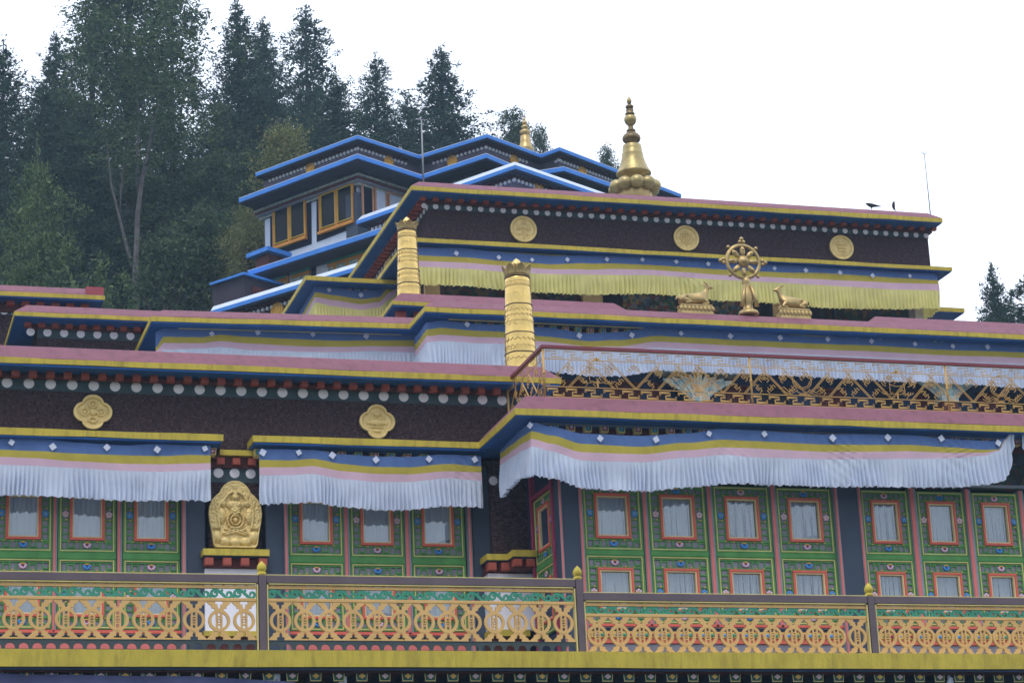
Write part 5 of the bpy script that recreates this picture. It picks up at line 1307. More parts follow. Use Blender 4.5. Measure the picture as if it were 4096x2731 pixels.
for i in range(14):
    a = 2*PI*i/14; mb.ball((uW+.03+.15*math.cos(a), YS_+.15*math.sin(a), zWb+.045), (.035, .035, .045), 8, 6)
for s in (-1, 1):
    mb.strip if False else None
    mb.tube([(uW+.03+s*.06, YS_-.07, zWb+hp*.80), (uW+.03+s*.11, YS_-.09, zWb+hp*.5), (uW+.03+s*.145, YS_-.08, zWb+hp*.22)], lambda t: .030+.018*math.sin(t*9)*.3+.015*t, 8)
obj('pedestal', mb, M['brass_old'], root, smooth=True)
def deer(label, px0, px1, ytop, ybase, yped, face):
    """lying deer looking up at the wheel; face=+1 looks to the right"""
    u0, zb_ = fS.uv(px0, yped); u1, _ = fS.uv(px1, yped); _, zp = fS.uv((px0+px1)/2, ybase); cx = (u0+u1)/2; W_ = (u1-u0)
    zg = fS.uv((px0+px1)/2, yped)[1]
    root = thing('deer_statue', label, 'deer statue', (cx, YS_, zg), 'deer statues beside the wheel')
    hp = zp-zg; mb = MB()
    f2 = lambda a, b, c, d, z0, z1: mb.add([(cx-a, YS_-b, z0), (cx+a, YS_-b, z0), (cx+a, YS_+b, z0), (cx-a, YS_+b, z0), (cx-c, YS_-d, z1), (cx+c, YS_-d, z1), (cx+c, YS_+d, z1), (cx-c, YS_+d, z1)], [(0,3,2,1),(4,5,6,7),(0,1,5,4),(1,2,6,5),(2,3,7,6),(3,0,4,7)])
    f2(W_*.50, .14, W_*.43, .11, zg-.15, zg+hp*.75); f2(W_*.45, .12, W_*.45, .12, zg+hp*.76, zg+hp)
    n = 9
    for i in range(n): mb.ball((cx-W_*.45+W_*.9*i/(n-1), YS_-.125, zg+hp*.38), (W_*.052, .02, hp*.36), 8, 6)
    obj('lotus_pedestal', mb, M['brass_old'], root, smooth=False)
    # skeleton grown with a skin modifier, pelvis first
    s = face; L = W_*.46
    V = [(-L*.80, 0, .125, .108), (-L*.35, 0, .130, .108), (L*.15, 0, .135, .112), (L*.52, 0, .150, .098), (L*.72, 0, .245, .056), (L*.80, 0, .330, .042), (L*.86, 0, .385, .042), (L*1.05, 0, .372, .028), (L*1.22, 0, .360, .016),
         (-L*.75, -.08, .095, .06), (-L*.30, -.125, .035, .030), (-L*.70, -.13, .020, .020), (L*.55, -.08, .10, .045), (L*.80, -.10, .025, .022), (L*.40, -.11, .016, .018),
         (-L*.75, .08, .095, .06), (-L*.30, .125, .035, .030), (-L*.70, .13, .020, .020), (L*.55, .08, .10, .045), (L*.80, .10, .025, .022), (L*.40, .11, .016, .018),
         (-L*1.06, 0, .155, .022), (-L*1.16, 0, .10, .016),
         (L*.80, -.035, .420, .014), (L*.58, -.080, .440, .013), (L*.80, .035, .420, .014), (L*.58, .080, .440, .013)]
    E_ = [(0,1),(1,2),(2,3),(3,4),(4,5),(5,6),(6,7),(7,8),(0,9),(9,10),(10,11),(3,12),(12,13),(13,14),(0,15),(15,16),(16,17),(3,18),(18,19),(19,20),(0,21),(21,22),(6,23),(23,24),(6,25),(25,26)]
    me = bpy.data.meshes.new('body'); me.from_pydata([(x*s, y, z) for x, y, z, r in V], E_, []); me.materials.append(M['brass_old'])
    o = bpy.data.objects.new('body', me); COL.objects.link(o); o.parent = root; o.location = (0, 0, hp)
    sk = o.modifiers.new('skin', 'SKIN'); sk.use_smooth_shade = True
    for i, d in enumerate(me.skin_vertices[0].data): d.radius = (V[i][3], V[i][3]); d.use_root = (i == 0)
    sb = o.modifiers.new('sub', 'SUBSURF'); sb.levels = 2; sb.render_levels = 2
    return root
deer('gilded lying deer left of the wheel, its head turned up to the right', 2711, 2850, 1122, 1224, 1252, 1)
deer('gilded lying deer right of the wheel, its head turned up to the left', 3108, 3238, 1137, 1240, 1271, -1)

# crows on the tower coping
def crow(label, px, py, Y, pose):
    f = FY(Y); u_, z_ = f.uv(px, py)
    me = bpy.data.meshes.new('crow')
    if pose == 0: V = [(0,0,.09,.045),(-.07,0,.10,.04),(-.12,0,.115,.028),(-.155,0,.118,.010),(.07,0,.085,.032),(.15,0,.08,.016),(.21,0,.078,.010),(-.02,-.02,.05,.010),(-.02,-.02,.0,.006),(-.02,.02,.05,.01),(-.02,.02,.0,.006)]
    else: V = [(0,0,.09,.042),(.0,0,.14,.036),(.012,0,.18,.026),(.045,0,.175,.008),(.0,0,.05,.03),(.02,0,.0,.014),(.035,0,-.03,.008),(.0,-.02,.04,.010),(-.01,-.02,.0,.006),(.0,.02,.04,.01),(-.01,.02,.0,.006)]
    me.from_pydata([(x, y, z) for x, y, z, r in V], [(0,1),(1,2),(2,3),(0,4),(4,5),(5,6),(0,7),(7,8),(0,9),(9,10)], [])
    me.materials.append(M['blackbird'])
    o = bpy.data.objects.new('crow', me); COL.objects.link(o); o.location = (u_, Y, z_); tag(o, label, 'bird', 'crows on the tower')
    sk = o.modifiers.new('skin', 'SKIN'); sk.use_smooth_shade = True
    for i, d in enumerate(me.skin_vertices[0].data): d.radius = (V[i][3], V[i][3]); d.use_root = (i == 0)
    o.modifiers.new('sub', 'SUBSURF').render_levels = 2
crow('black crow stooping low on the tower coping, tail to the right', 3490, 837, YT+.35, 0)
crow('black crow sitting upright on the tower coping, right of the stooping one', 3576, 839, YT+.35, 1)

# poles
def pole(label, px_b, yb, px_t, yt, Y, r, prongs, name, cat):
    f = FY(Y); a, za = f.uv(px_b, yb); b, zb_ = f.uv(px_t, yt); x = (a+b)/2
    mb = MB(); mb.tube([(x, Y, za-.15), (x, Y, zb_)], lambda t: r*(1-.3*t), 8)
    for (dx, dz) in prongs:
        for s in (-1, 1): mb.tube([(x, Y, zb_-dz*.2), (x+s*dx, Y, zb_+dz)], r*.4, 5)
    o = obj(name, mb, M['steel'], None, smooth=True); tag(o, label, cat); return o
pole('thin pale lightning rod with pronged tip at the right end of the tower', 3712, 850, 3706, 618, YT+.9, .013, [(.09, .05), (.05, .09)], 'lightning_rod', 'lightning rod')
pole('thin grey antenna mast with a small crossbar, left of the tower roof', 1687, 745, 1693, 480, 60.0, .028, [(.2, .0)], 'antenna_mast', 'antenna')

# ================================================================= BLUE-TRIMMED BUILDING BEHIND
Bz = thing('blue_trimmed_building', 'dark building with bright blue roof edges and amber windows behind the temple', 'building', (19, 72, 0))
def bpath(z, pts): return [tuple(atz(x, y, z)[:2]) for x, y in pts]
def bcornice(path, zt, th=.11, over=.38, white=False, discn=True, wall_h=.9, name='roof_edge', dents=True):
    e = obj(name, MB().sweep(path, [(0, zt-th), (.004, zt), (-.3, zt), (-.3, zt-th)]), M['bblue'], Bz, fix=True)
    if white: obj('coping', MB().sweep(path, [(-.01, zt+.003), (-.12, zt+.16), (-.5, zt+.16), (-.5, zt+.003)]), M['bwhite'], e, fix=True)
    else: obj('coping', MB().sweep(path, [(-.002, zt+.003), (-.002, zt+.02), (-.5, zt+.02), (-.5, zt+.003)]), M['bwhite'], e, fix=True)
    obj('soffit', MB().sweep(path, [(-.03, zt-th-.05), (-.03, zt-th-.003), (-over-.2, zt-th-.003), (-over-.2, zt-th-.05)]), M['bdark'], e, fix=True)
    mb = MB(); mb2 = MB()
    for i in range(len(path)-1):
        a, b = Vector(path[i]), Vector(path[i+1]); d = (b-a); l = d.length; d.normalize(); f = Frame((a.x, a.y), math.atan2(d.y, d.x), over)
        s = .165; n = int((l-.62)/s)
        for k in range(n+1):
            u_ = .33+k*s
            p = Matrix(f.M); mb.M = p; mb2.M = p
            mb.bbox((u_-.04, zt-th-.085, .06), (u_+.04, zt-th-.052, .20), .01)
            mb2.ann(u_, zt-th-.155, .001, .052, .0, .05, 12)
    if dents: obj('dentils', mb, M['maroon'], e, fix=True, kind='stuff')
    if discn: obj('discs', mb2, M['white'], e, fix=True, kind='stuff')
    return e
def bwall(path, over, z0, z1, m, name='wall', parent=None, th=.4):
    return obj(name, MB().sweep(path, [(-over, z0), (-over, z1), (-over-th, z1), (-over-th, z0)]), M[m] if isinstance(m, str) else m, parent or Bz, fix=True)
def mednear(par, path, i, pts, over, r):
    a, b = Vector(path[i]), Vector(path[i+1]); d = (b-a).normalized(); f = Frame((a.x, a.y), math.atan2(d.y, d.x), over)
    for px, py in pts:
        u_, z_ = f.uv(px, py, .03); mb = MB(f.M); mb.ann(u_, z_, .001, r, 0, .05, 20); mb.ann(u_, z_, r*.55, r*.7, .05, .07, 16); obj('medallion', mb, M['amber'], par, fix=True)
zA = FY(70).uv(1430, 542)[1]
pA = bpath(zA, [(1022, 694), (1430, 542), (1677, 622), (1948, 538), (2164, 618), (2238, 590), (2725, 778)])
cA = bcornice(pA, zA)
zB = FY(69.5).uv(955.6, 795)[1]
pB = bpath(zB, [(955.6, 795), (1430, 617), (1686, 701), (1945, 615), (2120, 690), (2255, 668), (2725, 830)])
wA = bwall(pA, .38, zB-.1, zA-.13, 'bwall')
for i, q in ((0, [(1241, 672)]), (1, [(1555, 646)]), (2, [(1809, 644)]), (3, [(2057, 641)]), (5, [(2330, 688)])): mednear(wA, pA, i, q, .38, .20)
cB = bcornice(pB, zB, th=.13, over=.9, discn=False, name='lower_roof_edge', dents=False)
# coloured cornice courses below the lower edge
for k, (m, o1, h0, h1) in enumerate((('bdark', .60, .15, .24), ('capital', .64, .25, .31), ('maroon', .68, .32, .39), ('grey_line', .72, .40, .43), ('capital', .86, .44, .51))):
    obj('cornice_course', MB().sweep(pB, [(-o1, zB-h1), (-o1, zB-h0), (-1.3, zB-h0), (-1.3, zB-h1)]), M[m], cB, fix=True)
pB1 = pB[:3]
# window wall on the left-hand face
a, b = Vector(pB[0]), Vector(pB[1]); d = (b-a).normalized(); fB = Frame((b.x, b.y), math.atan2(d.y, d.x), .9)
crn = 0
uc = fB.uv(1424, 760)[0]; ul = fB.uv(1060, 900)[0]
zbot = fB.uv(1250, 985)[1]-.5
obj('window_wall', MB(fB.M).box((ul, zbot, -.5), (uc, zB-.55, 0)), M['bwhite'], Bz, fix=True)
def q4(f, pts, w0, w1, m, nm, par=Bz): return obj(nm, MB(f.M).prism([f.uv(x, y) for x, y in pts], w0, w1), M[m], par, fix=True)
q4(fB, [(1083, 838), (1245, 782), (1247, 976), (1084, 1030)], -.02, .03, 'bpanel', 'dark_panel')
q4(fB, [(1268, 770), (1424, 716), (1424, 908), (1269, 968)], -.02, .03, 'bpanel', 'dark_panel')
def amber_window(f, x0, x1, yl0, yr0, yl1, yr1):
    u0, u1 = f.uv(x0, (yl0+yl1)/2)[0], f.uv(x1, (yr0+yr1)/2)[0]; z0_ = (f.uv(x0, yl1)[1]+f.uv(x1, yr1)[1])/2; z1_ = (f.uv(x0, yl0)[1]+f.uv(x1, yr0)[1])/2
    w_ = obj('window', MB(f.M).frame((u0, z0_), (u1, z1_), .055, .03, .10).box(((u0+u1)/2-.04, z0_+.05, .03), ((u0+u1)/2+.04, z1_-.05, .09)), M['bsill'], Bz, fix=True)
    um = (u0+u1)/2
    mb = MB(f.M); mb.frame((u0+.057, z0_+.1), (um-.042, z1_-.057), .035, .03, .085); mb.frame((um+.042, z0_+.1), (u1-.057, z1_-.057), .035, .03, .085)
    obj('bead', mb, M['byellow'], w_, fix=True)
    obj('ledge', MB(f.M).box((u0-.02, z0_-.08, .03), (u1+.02, z0_-.003, .16)), M['bsill'], w_, fix=True)
    for p, q in ((u0+.09, um-.075), (um+.075, u1-.09)): obj('pane', MB(f.M).box((p, z0_+.13, .034), (q, z1_-.09, .05)), M['darkglass'], w_, fix=True)
amber_window(fB, 1098, 1230, 835, 792, 990, 955)
amber_window(fB, 1283, 1420, 772, 733, 928, 890)
# right-hand face of that corner: salmon-framed windows
d2 = (Vector(pB[2])-b).normalized(); fC = Frame((b.x, b.y), math.atan2(d2.y, d2.x), .9)
uc2 = fC.uv(1426, 760)[0]
obj('window_wall', MB(fC.M).box((uc2, zbot, -.5), (uc2+3.2, zB-.75, 0)), M['pilaster'], Bz, fix=True)
for x0, x1, ya, yb_, m in ((1445, 1491, 722, 850, 'bpanel'), (1496, 1545, 742, 850, 'bwhite'), (1550, 1625, 765, 850, 'bwhite')):
    u0, u1 = fC.uv(x0, 790)[0], fC.uv(x1, 790)[0]; z1_ = fC.uv(x0, ya)[1]; z0_ = fC.uv(x0, 870)[1]
    w_ = obj('window', MB(fC.M).frame((u0, z0_), (u1, z1_), .06, 0, .06), M['peach'], Bz, fix=True)
    obj('curtain', MB(fC.M).box((u0+.055, z0_+.055, .005), (u1-.055, z1_-.055, .02)), M[m], w_, fix=True); 
bwall(pB[2:], .95, zB-5, zB-.13, 'bdark')
# ledge under the window wall, and the storey below
zL = fB.uv(1200, 1000, .55)[1]
pL = bpath(FY(66).uv(991, 1081)[1], [(991, 1081), (1529, 908)]); zL = FY(66).uv(991, 1081)[1]
dL = (Vector(pL[1])-Vector(pL[0])).normalized(); pL = [pL[0], tuple(Vector(pL[1])+dL*1.2)]
cL = bcornice(pL, zL-.03, th=.14, over=.7, discn=False, dents=False, name='storey_ledge')
fD = Frame(pL[1], math.atan2(dL.y, dL.x), .75)
lo = obj('wall', MB(fD.M).box((fD.uv(1040, 1150)[0]-1, zL-5, -.4), (0, zL-.12, 0)), M['white'], Bz, fix=True)
for x0, x1, y0_, y1_ in ((1065, 1152, 1120, 1100), (1172, 1245, 1068, 1052), (1318, 1530, 1010, 960)):
    u0, u1 = fD.uv(x0, 1090)[0], fD.uv(x1, 1060)[0]; z1_ = zL-.13
    for k, (m, hh) in enumerate((('teal', .16), ('bsill', .10), ('capital', .16), ('bdark', .10))):
        obj('painted_course', MB(fD.M).box((u0, z1_-hh+.003, .003), (u1, z1_, .12-.025*k)), M[m], lo, fix=True); z1_ -= hh
amber_window(fD, 1342, 1450, 1052, 1020, 1130, 1100)
amber_window(fD, 1120, 1160, 1115, 1105, 1180, 1170)
q4(fD, [(1250, 1070), (1265, 1066), (1265, 1110), (1250, 1114)], 0, .05, 'bdark', 'dark_panel')
# nearer, lower wing with pale coping
zC = FY(62).uv(1810, 731)[1]
pC = bpath(zC, [(1425, 884), (2061, 660), (2401, 777)])
dC = (Vector(pC[2])-Vector(pC[1])).normalized(); pC[2] = tuple(Vector(pC[2])+dC*3)
dC0 = (Vector(pC[1])-Vector(pC[0])).normalized(); nC = Vector((dC0.y, -dC0.x)); 
cC = bcornice([tuple(Vector(pC[0])-nC*2)]+pC, zC, white=True, name='wing_roof_edge')
wC = bwall([tuple(Vector(pC[0])-nC*2)]+pC, .38, zC-3.4, zC-.13, 'bwall')
zC2 = zC-.82
pC2 = [tuple(Vector(pC[0])-nC*2)]+pC
eC2 = obj('wing_ledge', MB().sweep(pC2, [(.0, zC2-.1), (.0, zC2), (-.385, zC2), (-.385, zC2-.1)]), M['bblue'], Bz, fix=True)
mednear(wC, pC2, 2, [(2154, 744)], .38, .20); mednear(wC, pC2, 1, [(1552, 880)], .38, .18)
# lowest wing
zE = FY(62).uv(841, 1237)[1]
pE_ = bpath(zE, [(841, 1244), (1430, 1066)]); dE = (Vector(pE_[1])-Vector(pE_[0])).normalized(); pE_[1] = tuple(Vector(pE_[1])+dE*2.5)
cE = bcornice(pE_, zE, white=True, name='wing_roof_edge'); wE = bwall(pE_, .38, zE-4, zE-.13, 'bdark')
mednear(wE, pE_, 0, [(1108, 1240)], .38, .22)
# brown hut with blue edge at the left end
zH = FY(66).uv(838, 1132)[1]
pH = bpath(zH, [(838, 1132), (976, 1087), (1160, 1140)])
hut = thing('roof_hut', 'small brown hut with thin blue roof edge at the left foot of the blue-trimmed building', 'hut', (11.5, 66, zH-3))
obj('roof_edge', MB().sweep(pH, [(0, zH-.07), (0, zH), (-.8, zH+.06), (-.8, zH-.07)]), M['bblue'], hut, fix=True)
obj('wall', MB().sweep(pH, [(-.12, zH-4), (-.12, zH-.075), (-.5, zH-.075), (-.5, zH-4)]), M['bbrown'], hut, fix=True)
fH = Frame(pH[1], math.atan2(pH[2][1]-pH[1][1], pH[2][0]-pH[1][0]), .12)
obj('door', MB(fH.M).bbox((fH.uv(1008, 1180)[0], zH-2.6, 0), (fH.uv(1062, 1180)[0], fH.uv(1030, 1152)[1], .05)), M['maroon'], hut, fix=True)
# little roof turret left of the window wall
fK = FY(68.5); uk, zk = fK.uv(1050, 1010)
tk = obj('stair_turret', MB(Matrix.Translation((uk+.3, 69, 0)) @ Matrix.Rotation(rad(31), 4, 'Z')).box((-.3, -.3, zk-.9), (.3, .3, zk+.02)), M['maroon'], Bz, fix=True)
obj('turret_roof', MB(Matrix.Translation((uk+.3, 69, 0)) @ Matrix.Rotation(rad(31), 4, 'Z')).box((-.5, -.5, zk+.023), (.5, .5, zk+.16)), M['bblue'], tk, fix=True)
# body so that nothing shows through
inner = [Vector(p) for p in (pB[0], pB[1], pB[6])]
obj('core', MB().add([(x, y, z) for z in (zE-6, zB-.25) for x, y in (tuple(fB.world(ul+.1, 0, -.45)[:2]), tuple(fB.world(uc, 0, -.45)[:2]), (pA[6][0]-1, pA[6][1]+.4), (pA[6][0]-3, pA[6][1]+5), tuple(fB.world(ul+.1, 0, -6)[:2]))],
    [(4,3,2,1,0), (5,6,7,8,9), (0,1,6,5), (1,2,7,6), (2,3,8,7), (3,4,9,8), (4,0,5,9)]), M['bdark'], Bz, fix=True)

# ================================================================= GROUND AND HILLSIDE
def ground_z(x, y):
    if y < 52: return 0.0
    s = min(1, (y-52)/12); h = (y-52)*.36+6*s*s*(3-2*s)
    if y > 118: h = 66*.36+6-(y-118)*.25
    h = max(h, -20)
    side = 1-.75*max(0, min(1, (x-32)/30))
    return h*side+1.2*noise.noise(Vector((x*.05, y*.05, 0)))*s
mb = MB(); xs = [-900, -400, -200, -100]+list(range(-60, 121, 6))+[160, 260, 500, 1000]; ys = [-600, -200, -50, 0, 25, 45, 52]+list(range(56, 150, 5))+[170, 220, 320, 600, 1500]
v = [(x, y, ground_z(x, y)) for y in ys for x in xs]; nx = len(xs)
mb.add(v, [(j*nx+i, j*nx+i+1, (j+1)*nx+i+1, (j+1)*nx+i) for j in range(len(ys)-1) for i in range(nx-1)])
obj('ground', mb, M['soil'], None, smooth=True, kind='structure')

# ================================================================= TREES
def leaf_quads(mb, c, dirv, n, spread, size, R, flat=.5):
    V = []; Fs = []
    for i in range(n):
        p = c+Vector((R.gauss(0, spread), R.gauss(0, spread), R.gauss(0, spread*flat)))
        a = Vector((R.uniform(-1, 1), R.uniform(-1, 1), R.uniform(-.6, .6))).normalized(); 
        if dirv is not None: a = (a*.6+dirv).normalized()
        b = a.cross(Vector((R.uniform(-1, 1), R.uniform(-1, 1), R.uniform(-1, 1)))).normalized()
        s = size*R.uniform(.6, 1.35); q = s*R.uniform(.28, .5); k = len(V)
        V += [p-a*s*.5, p+b*q*.5-a*s*.05, p+a*s*.5, p-b*q*.5+a*s*.05]; Fs.append((k, k+1, k+2, k+3))
    k = len(mb.v); mb.v += [tuple(p) for p in V]; mb.f += [tuple(i+k for i in f) for f in Fs]; mb.mi += [0]*len(Fs)
def conifer_mesh(seed, H, Rm, vis, nclump, nq, size, power=.8, ragged=.35, base=.12):
    """foliage clumps spread over a ragged cone round a straight leader; dense on the top `vis` metres"""
    R = random.Random(seed); mb = MB(); tk = MB()
    tk.lathe([(.30, 0), (.22, max(.5, H-16)), (.11, H-6), (.04, H-1.5), (.01, H-.1)], 8)
    leaf_quads(mb, Vector((0, 0, H-.35)), Vector((0, 0, 1)), int(nq*1.2), .06, size, R, 4)
    for i in range(nclump//3):          # the dark inner boughs
        t = R.random()**.6; z = H-.6-vis*t; a = R.uniform(0, 2*PI); r = (base+Rm*t**power)*R.random()*.62
        leaf_quads(mb, Vector((r*math.cos(a), r*math.sin(a), z)), None, 7, .12+.12*t, size*(1.7+1.2*t), R, 1)
    for i in range(nclump):
        t = R.random()**.62; z = H-.3-vis*t; a = R.uniform(0, 2*PI)
        tier = .80+.28*math.sin(z*4.2+a*1.0+seed)+ragged*noise.noise(Vector((math.cos(a)*1.5, math.sin(a)*1.5, z*.9+seed*7)))
        rr = (base+Rm*t**power)*tier; u_ = R.random()**.45
        if R.random() < .10: u_ = 1.18
        r = rr*u_; d = Vector((math.cos(a), math.sin(a), 0)); c = d*r+Vector((0, 0, z-.18*r))
        sp = .07+.10*t
        leaf_quads(mb, c, d*.55+Vector((0, 0, -.15+.5*(1-t))), nq, sp+.03, size*(.8+.4*t), R, .75)
    return mb, tk
def broad_mesh(seed, H, W, vis, dens, size, blobs, trunk=True, openness=.2):
    R = random.Random(seed); mb = MB(); tk = MB()
    for i in range(blobs):
        t = R.random(); z = H-vis*t; rr = W*math.sqrt(max(.03, min(1, t*2.2)))*R.uniform(.2, 1); a = R.uniform(0, 2*PI)
        c = Vector((rr*math.cos(a), rr*math.sin(a), z)); s = R.uniform(.35, .8)
        for j in range(int(dens*s)):
            leaf_quads(mb, c+Vector((R.gauss(0, s*.6), R.gauss(0, s*.6), R.gauss(0, s*.35))), None, 5, .12, size, R, .5)
        if trunk and i % 5 == 0: tk.tube([(0, 0, z-2.5-R.random()*2), tuple(c*.5+Vector((0, 0, z*.5-.8))), tuple(c)], lambda t: .07*(1-t)+.015, 5)
    tk.tube([(0, 0, 0), (.1, 0, H*.45), (-.05, .05, H*.8), (0, 0, H-.6)], lambda t: .24*(1-t)+.03, 8)
    return mb, tk
def mk(mbs, leaf): return mbs[0].mesh('crown', M[leaf]), mbs[1].mesh('trunk', M['bark_dark'], True)
CON = [mk(conifer_mesh(11+i, 24, (3.9, 4.5, 4.2)[i], 16, 2600, 20, .165, (.72, .66, .78)[i], (.45, .6, .55)[i]), 'leaf_fir') for i in range(3)]
CONH = 24
BRO = [mk(broad_mesh(31+i, 22, 3.0, 13, 66, .18, 150), 'leaf_broad') for i in range(2)]; BROH = 22
CED = mk(conifer_mesh(51, 12, 4.3, 10, 1500, 40, .13, .60, .45, .25), 'leaf_cedar')
TAN = mk(broad_mesh(61, 17, 1.75, 4.5, 70, .13, 90), 'leaf_tan')
SHR = mk(broad_mesh(71, 10, 2.4, 8, 60, .16, 120), 'leaf_broad')
cnt = {}
def tree(kind, px, ytop, Y, label, sx=1.0, rot=0, group='dark conifers on the slope behind', cat='tree', sz=None):
    name, (cr_, tk_), H0 = kind
    f = FY(Y); u_, z_ = f.uv(px, ytop); zg = ground_z(u_, Y)-.3; s = (z_-zg)/H0
    r = thing(name, label, cat, (u_, Y, zg), group)
    for nm, me in (('trunk', tk_), ('crown', cr_)):
        o = bpy.data.objects.new(nm, me); COL.objects.link(o); o.parent = r
    r.rotation_euler = (0, 0, rot); k = sz or 1.0
    r.scale = (sx, sx, s)
    return r
K = lambda i: ('conifer', CON[i % 3], CONH)
BR = lambda i: ('broadleaf_tree', BRO[i % 2], BROH)
G1 = 'dark conifers on the slope behind'; G2 = 'broadleaf trees on the slope behind'
tree(K(0), 950, -12, 96, 'tall dark conifer reaching the top edge, right of the pale-trunked tree', 1.15, .3)
tree(K(1), 1222, 15, 104, 'tall dark conifer above the tan tree', 1.25, 1.1)
tree(K(0), 1050, 60, 101, 'dark conifer just left of the tall one above the tan tree', 1.1, 3.1)
tree(K(2), 1500, 205, 98, 'dark conifer third from the right in the skyline row', 1.05, 2.2)
tree(K(0), 1762, 172, 98, 'broad dark conifer at the right end of the skyline row', 1.35, 3.4)
tree(K(1), 1345, 300, 93, 'shorter dark conifer filling the gap behind the blue roof ridge', 1.3, 4.1)
tree(K(2), 15, 150, 90, 'dark conifer at the left edge of the picture', 1.1, 5.0)
tree(K(0), 225, 120, 100, 'dark conifer behind the leafy tree, second from the left edge', 1.1, .8)
tree(K(1), 175, 330, 86, 'mid-height dark conifer above the green cedar', 1.1, 1.9)
tree(K(2), 330, 420, 84, 'dark conifer between the cedar and the pale trunk', 1.0, 2.9)
tree(K(0), 1060, 330, 100, 'dark conifer behind the tan tree', 1.1, 3.9)
tree(K(1), 1630, 380, 102, 'lower dark conifer between the two right skyline conifers', 1.3, .2)
tree(K(2), 770, 560, 90, 'slender dark conifer right of the pale trunk, left of the blue building', .8, 1.4)
tree(K(0), 900, 400, 94, 'dark conifer low behind the blue building left corner', 1.1, 5.5)
tree(BR(0), 520, -110, 88, 'big leafy tree cut by the top edge, above the pale forked trunk', 1.1, 0, G2)
tree(BR(1), 690, -60, 92, 'leafy tree cut by the top edge, right of the big one', .85, 1.3, G2)
tree(BR(0), 370, 20, 94, 'leafy tree left of the big one, its top just inside the picture', .85, 2.6, G2)
tree(BR(1), 640, 520, 86, 'leafy undergrowth tree right of the pale trunk', .9, 3.3, G2)
tree(BR(0), 860, 640, 84, 'leafy tree low beside the blue building', .8, 4.4, G2)
tree(BR(1), 400, 640, 92, 'shaded leafy tree low behind the pale trunk', 1.2, 5.1, G2)
tree(BR(0), 1010, 620, 90, 'leafy tree low between the tan tree and the blue eaves', .7, .5, G2)
tree(BR(1), 1300, 470, 95, 'leafy tree just behind the tan tree and the blue ridge', .8, 1.7, G2)
tree(BR(0), 2045, 462, 96, 'small round dark tree behind the small gilded spire', .62, 3.1, G2)
tree(BR(1), 2155, 520, 98, 'smallest round tree top right of the small gilded spire', .40, 4.1, G2)
tree(BR(0), 2430, 610, 96, 'little dark tree top left of the tall tower spire', .42, 1.1, G2)
tree(K(0), 3960, 1040, 75, 'thin dark conifer at the right edge, left of its neighbour', .75, 1.0)
tree(K(1), 4105, 1090, 72, 'dark conifer cut by the right edge', 1.3, 2.0)
tree(K(2), 3990, 1190, 76, 'low dark conifer top between the two at the right edge', 1.0, 3.0)
tree(('cedar', CED, 12), 150, 585, 70, 'bright green bushy cedar behind the left wing roof', 1.0, 0, None)
tree(('cedar', CED, 12), 425, 1080, 71, 'low green cedar top right of the left wing roof', .45, 2, None)
tree(('tan_tree', TAN, 17), 1150, 525, 77, 'rounded yellowish tree above the blue eaves', .85, 0, None)
tree(('tan_tree', TAN, 17), 985, 850, 76, 'dull yellowish tree beside the blue-trimmed window wall', .6, 2, None)
tree(('leafy_shrub', SHR, 10), 800, 870, 78, 'dark leafy shrub left of the brown hut', 1.0, 0, 'leafy shrubs by the hut')
tree(('leafy_shrub', SHR, 10), 680, 960, 77, 'dark leafy shrub right of the pale trunk foot', 1.0, 1, 'leafy shrubs by the hut')
tree(('leafy_shrub', SHR, 10), 1000, 930, 79, 'dark leafy shrub directly above the brown hut', .8, 2, 'leafy shrubs by the hut')
# far wood closing the view low down between the trunks
mb = MB(); R = random.Random(9)
fz_ = FY(112)
for i in range(620):
    px = R.uniform(-200, 1500); y_ = 112+R.uniform(-4, 4); u_, z_ = FY(y_).uv(px, R.uniform(760, 1350))
    for j in range(3): leaf_quads(mb, Vector((u_+R.gauss(0, .5), y_+R.gauss(0, .5), z_+R.gauss(0, .5))), None, 22, .5, .42, R, .8)
obj('distant_wood', mb, M['leaf_fir'], None, kind='stuff')
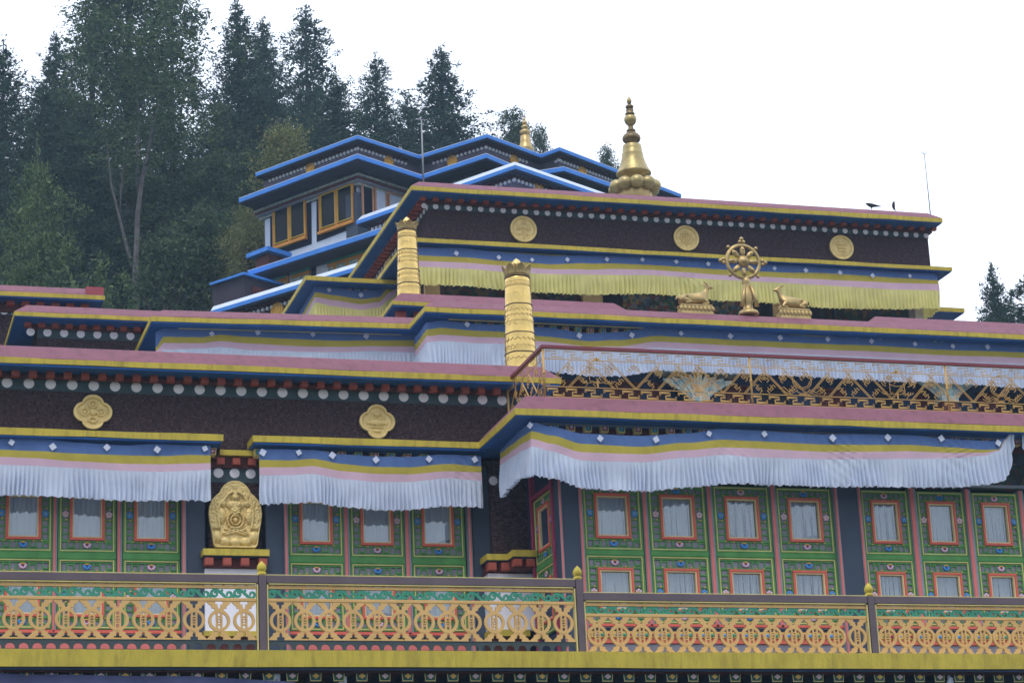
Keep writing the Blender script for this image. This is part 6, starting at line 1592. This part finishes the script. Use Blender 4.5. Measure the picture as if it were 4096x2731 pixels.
# pale forked trunk
def px3(px, py, Y): f = FY(Y); u_, z_ = f.uv(px, py); return Vector((u_, Y, z_))
YK = 80
mb = MB()
P_ = [px3(x, y, YK) for x, y in ((548, 1500), (545, 1230), (541, 1100), (547, 960), (551, 850), (566, 730), (580, 660), (596, 590), (610, 500), (640, 400))]
mb.tube(P_, lambda t: .125-.085*t, 10)
mb.tube([px3(x, y, YK+.1) for x, y in ((533, 1075), (510, 1000), (485, 900), (468, 830), (445, 740), (437, 660), (425, 560))], lambda t: .07-.045*t, 8)
mb.tube([px3(x, y, YK+.2) for x, y in ((478, 870), (484, 760), (495, 650), (500, 560))], lambda t: .035-.015*t, 6)
mb.tube([px3(x, y, YK+.1) for x, y in ((552, 780), (548, 650), (552, 560), (556, 470), (545, 330))], lambda t: .07-.045*t, 8)
mb.tube([px3(x, y, YK) for x, y in ((525, 1125), (490, 1100), (440, 1085))], lambda t: .02-.01*t, 5)
mb.tube([px3(x, y, YK) for x, y in ((560, 1165), (580, 1140), (596, 1128))], lambda t: .02-.01*t, 5)
rt = thing('forked_tree', 'tall tree with pale bare forked trunk rising behind the left parapet', 'tree', tuple(px3(548, 1500, YK)))
obj('trunk', mb, M['bark'], rt, smooth=True)
mb = MB(); R = random.Random(77)
for i in range(150):
    px, py = R.gauss(570, 120), R.gauss(330, 190)
    c = px3(px, py, YK+R.uniform(-1.5, 1.5))
    if py > 720: continue
    for j in range(12): leaf_quads(mb, c+Vector((R.gauss(0, .32), R.gauss(0, .32), R.gauss(0, .16))), None, 5, .12, .18, R, .5)
obj('crown', mb, M['leaf_broad'], rt)

# ================================================================= HAZE
hz = MB().box((-950, -650, -22.5), (1050, 1550, 62))
m = bpy.data.materials.new('haze'); m.use_nodes = True; t = m.node_tree; t.nodes.clear()
o_ = t.nodes.new('ShaderNodeOutputMaterial'); pv = t.nodes.new('ShaderNodeVolumePrincipled'); pv.inputs['Color'].default_value = (.55, .78, 1, 1); pv.inputs['Density'].default_value = .0008
pv.inputs['Anisotropy'].default_value = .2
t.links.new(pv.outputs[0], o_.inputs['Volume'])
obj('haze', hz, m, None, kind='stuff')
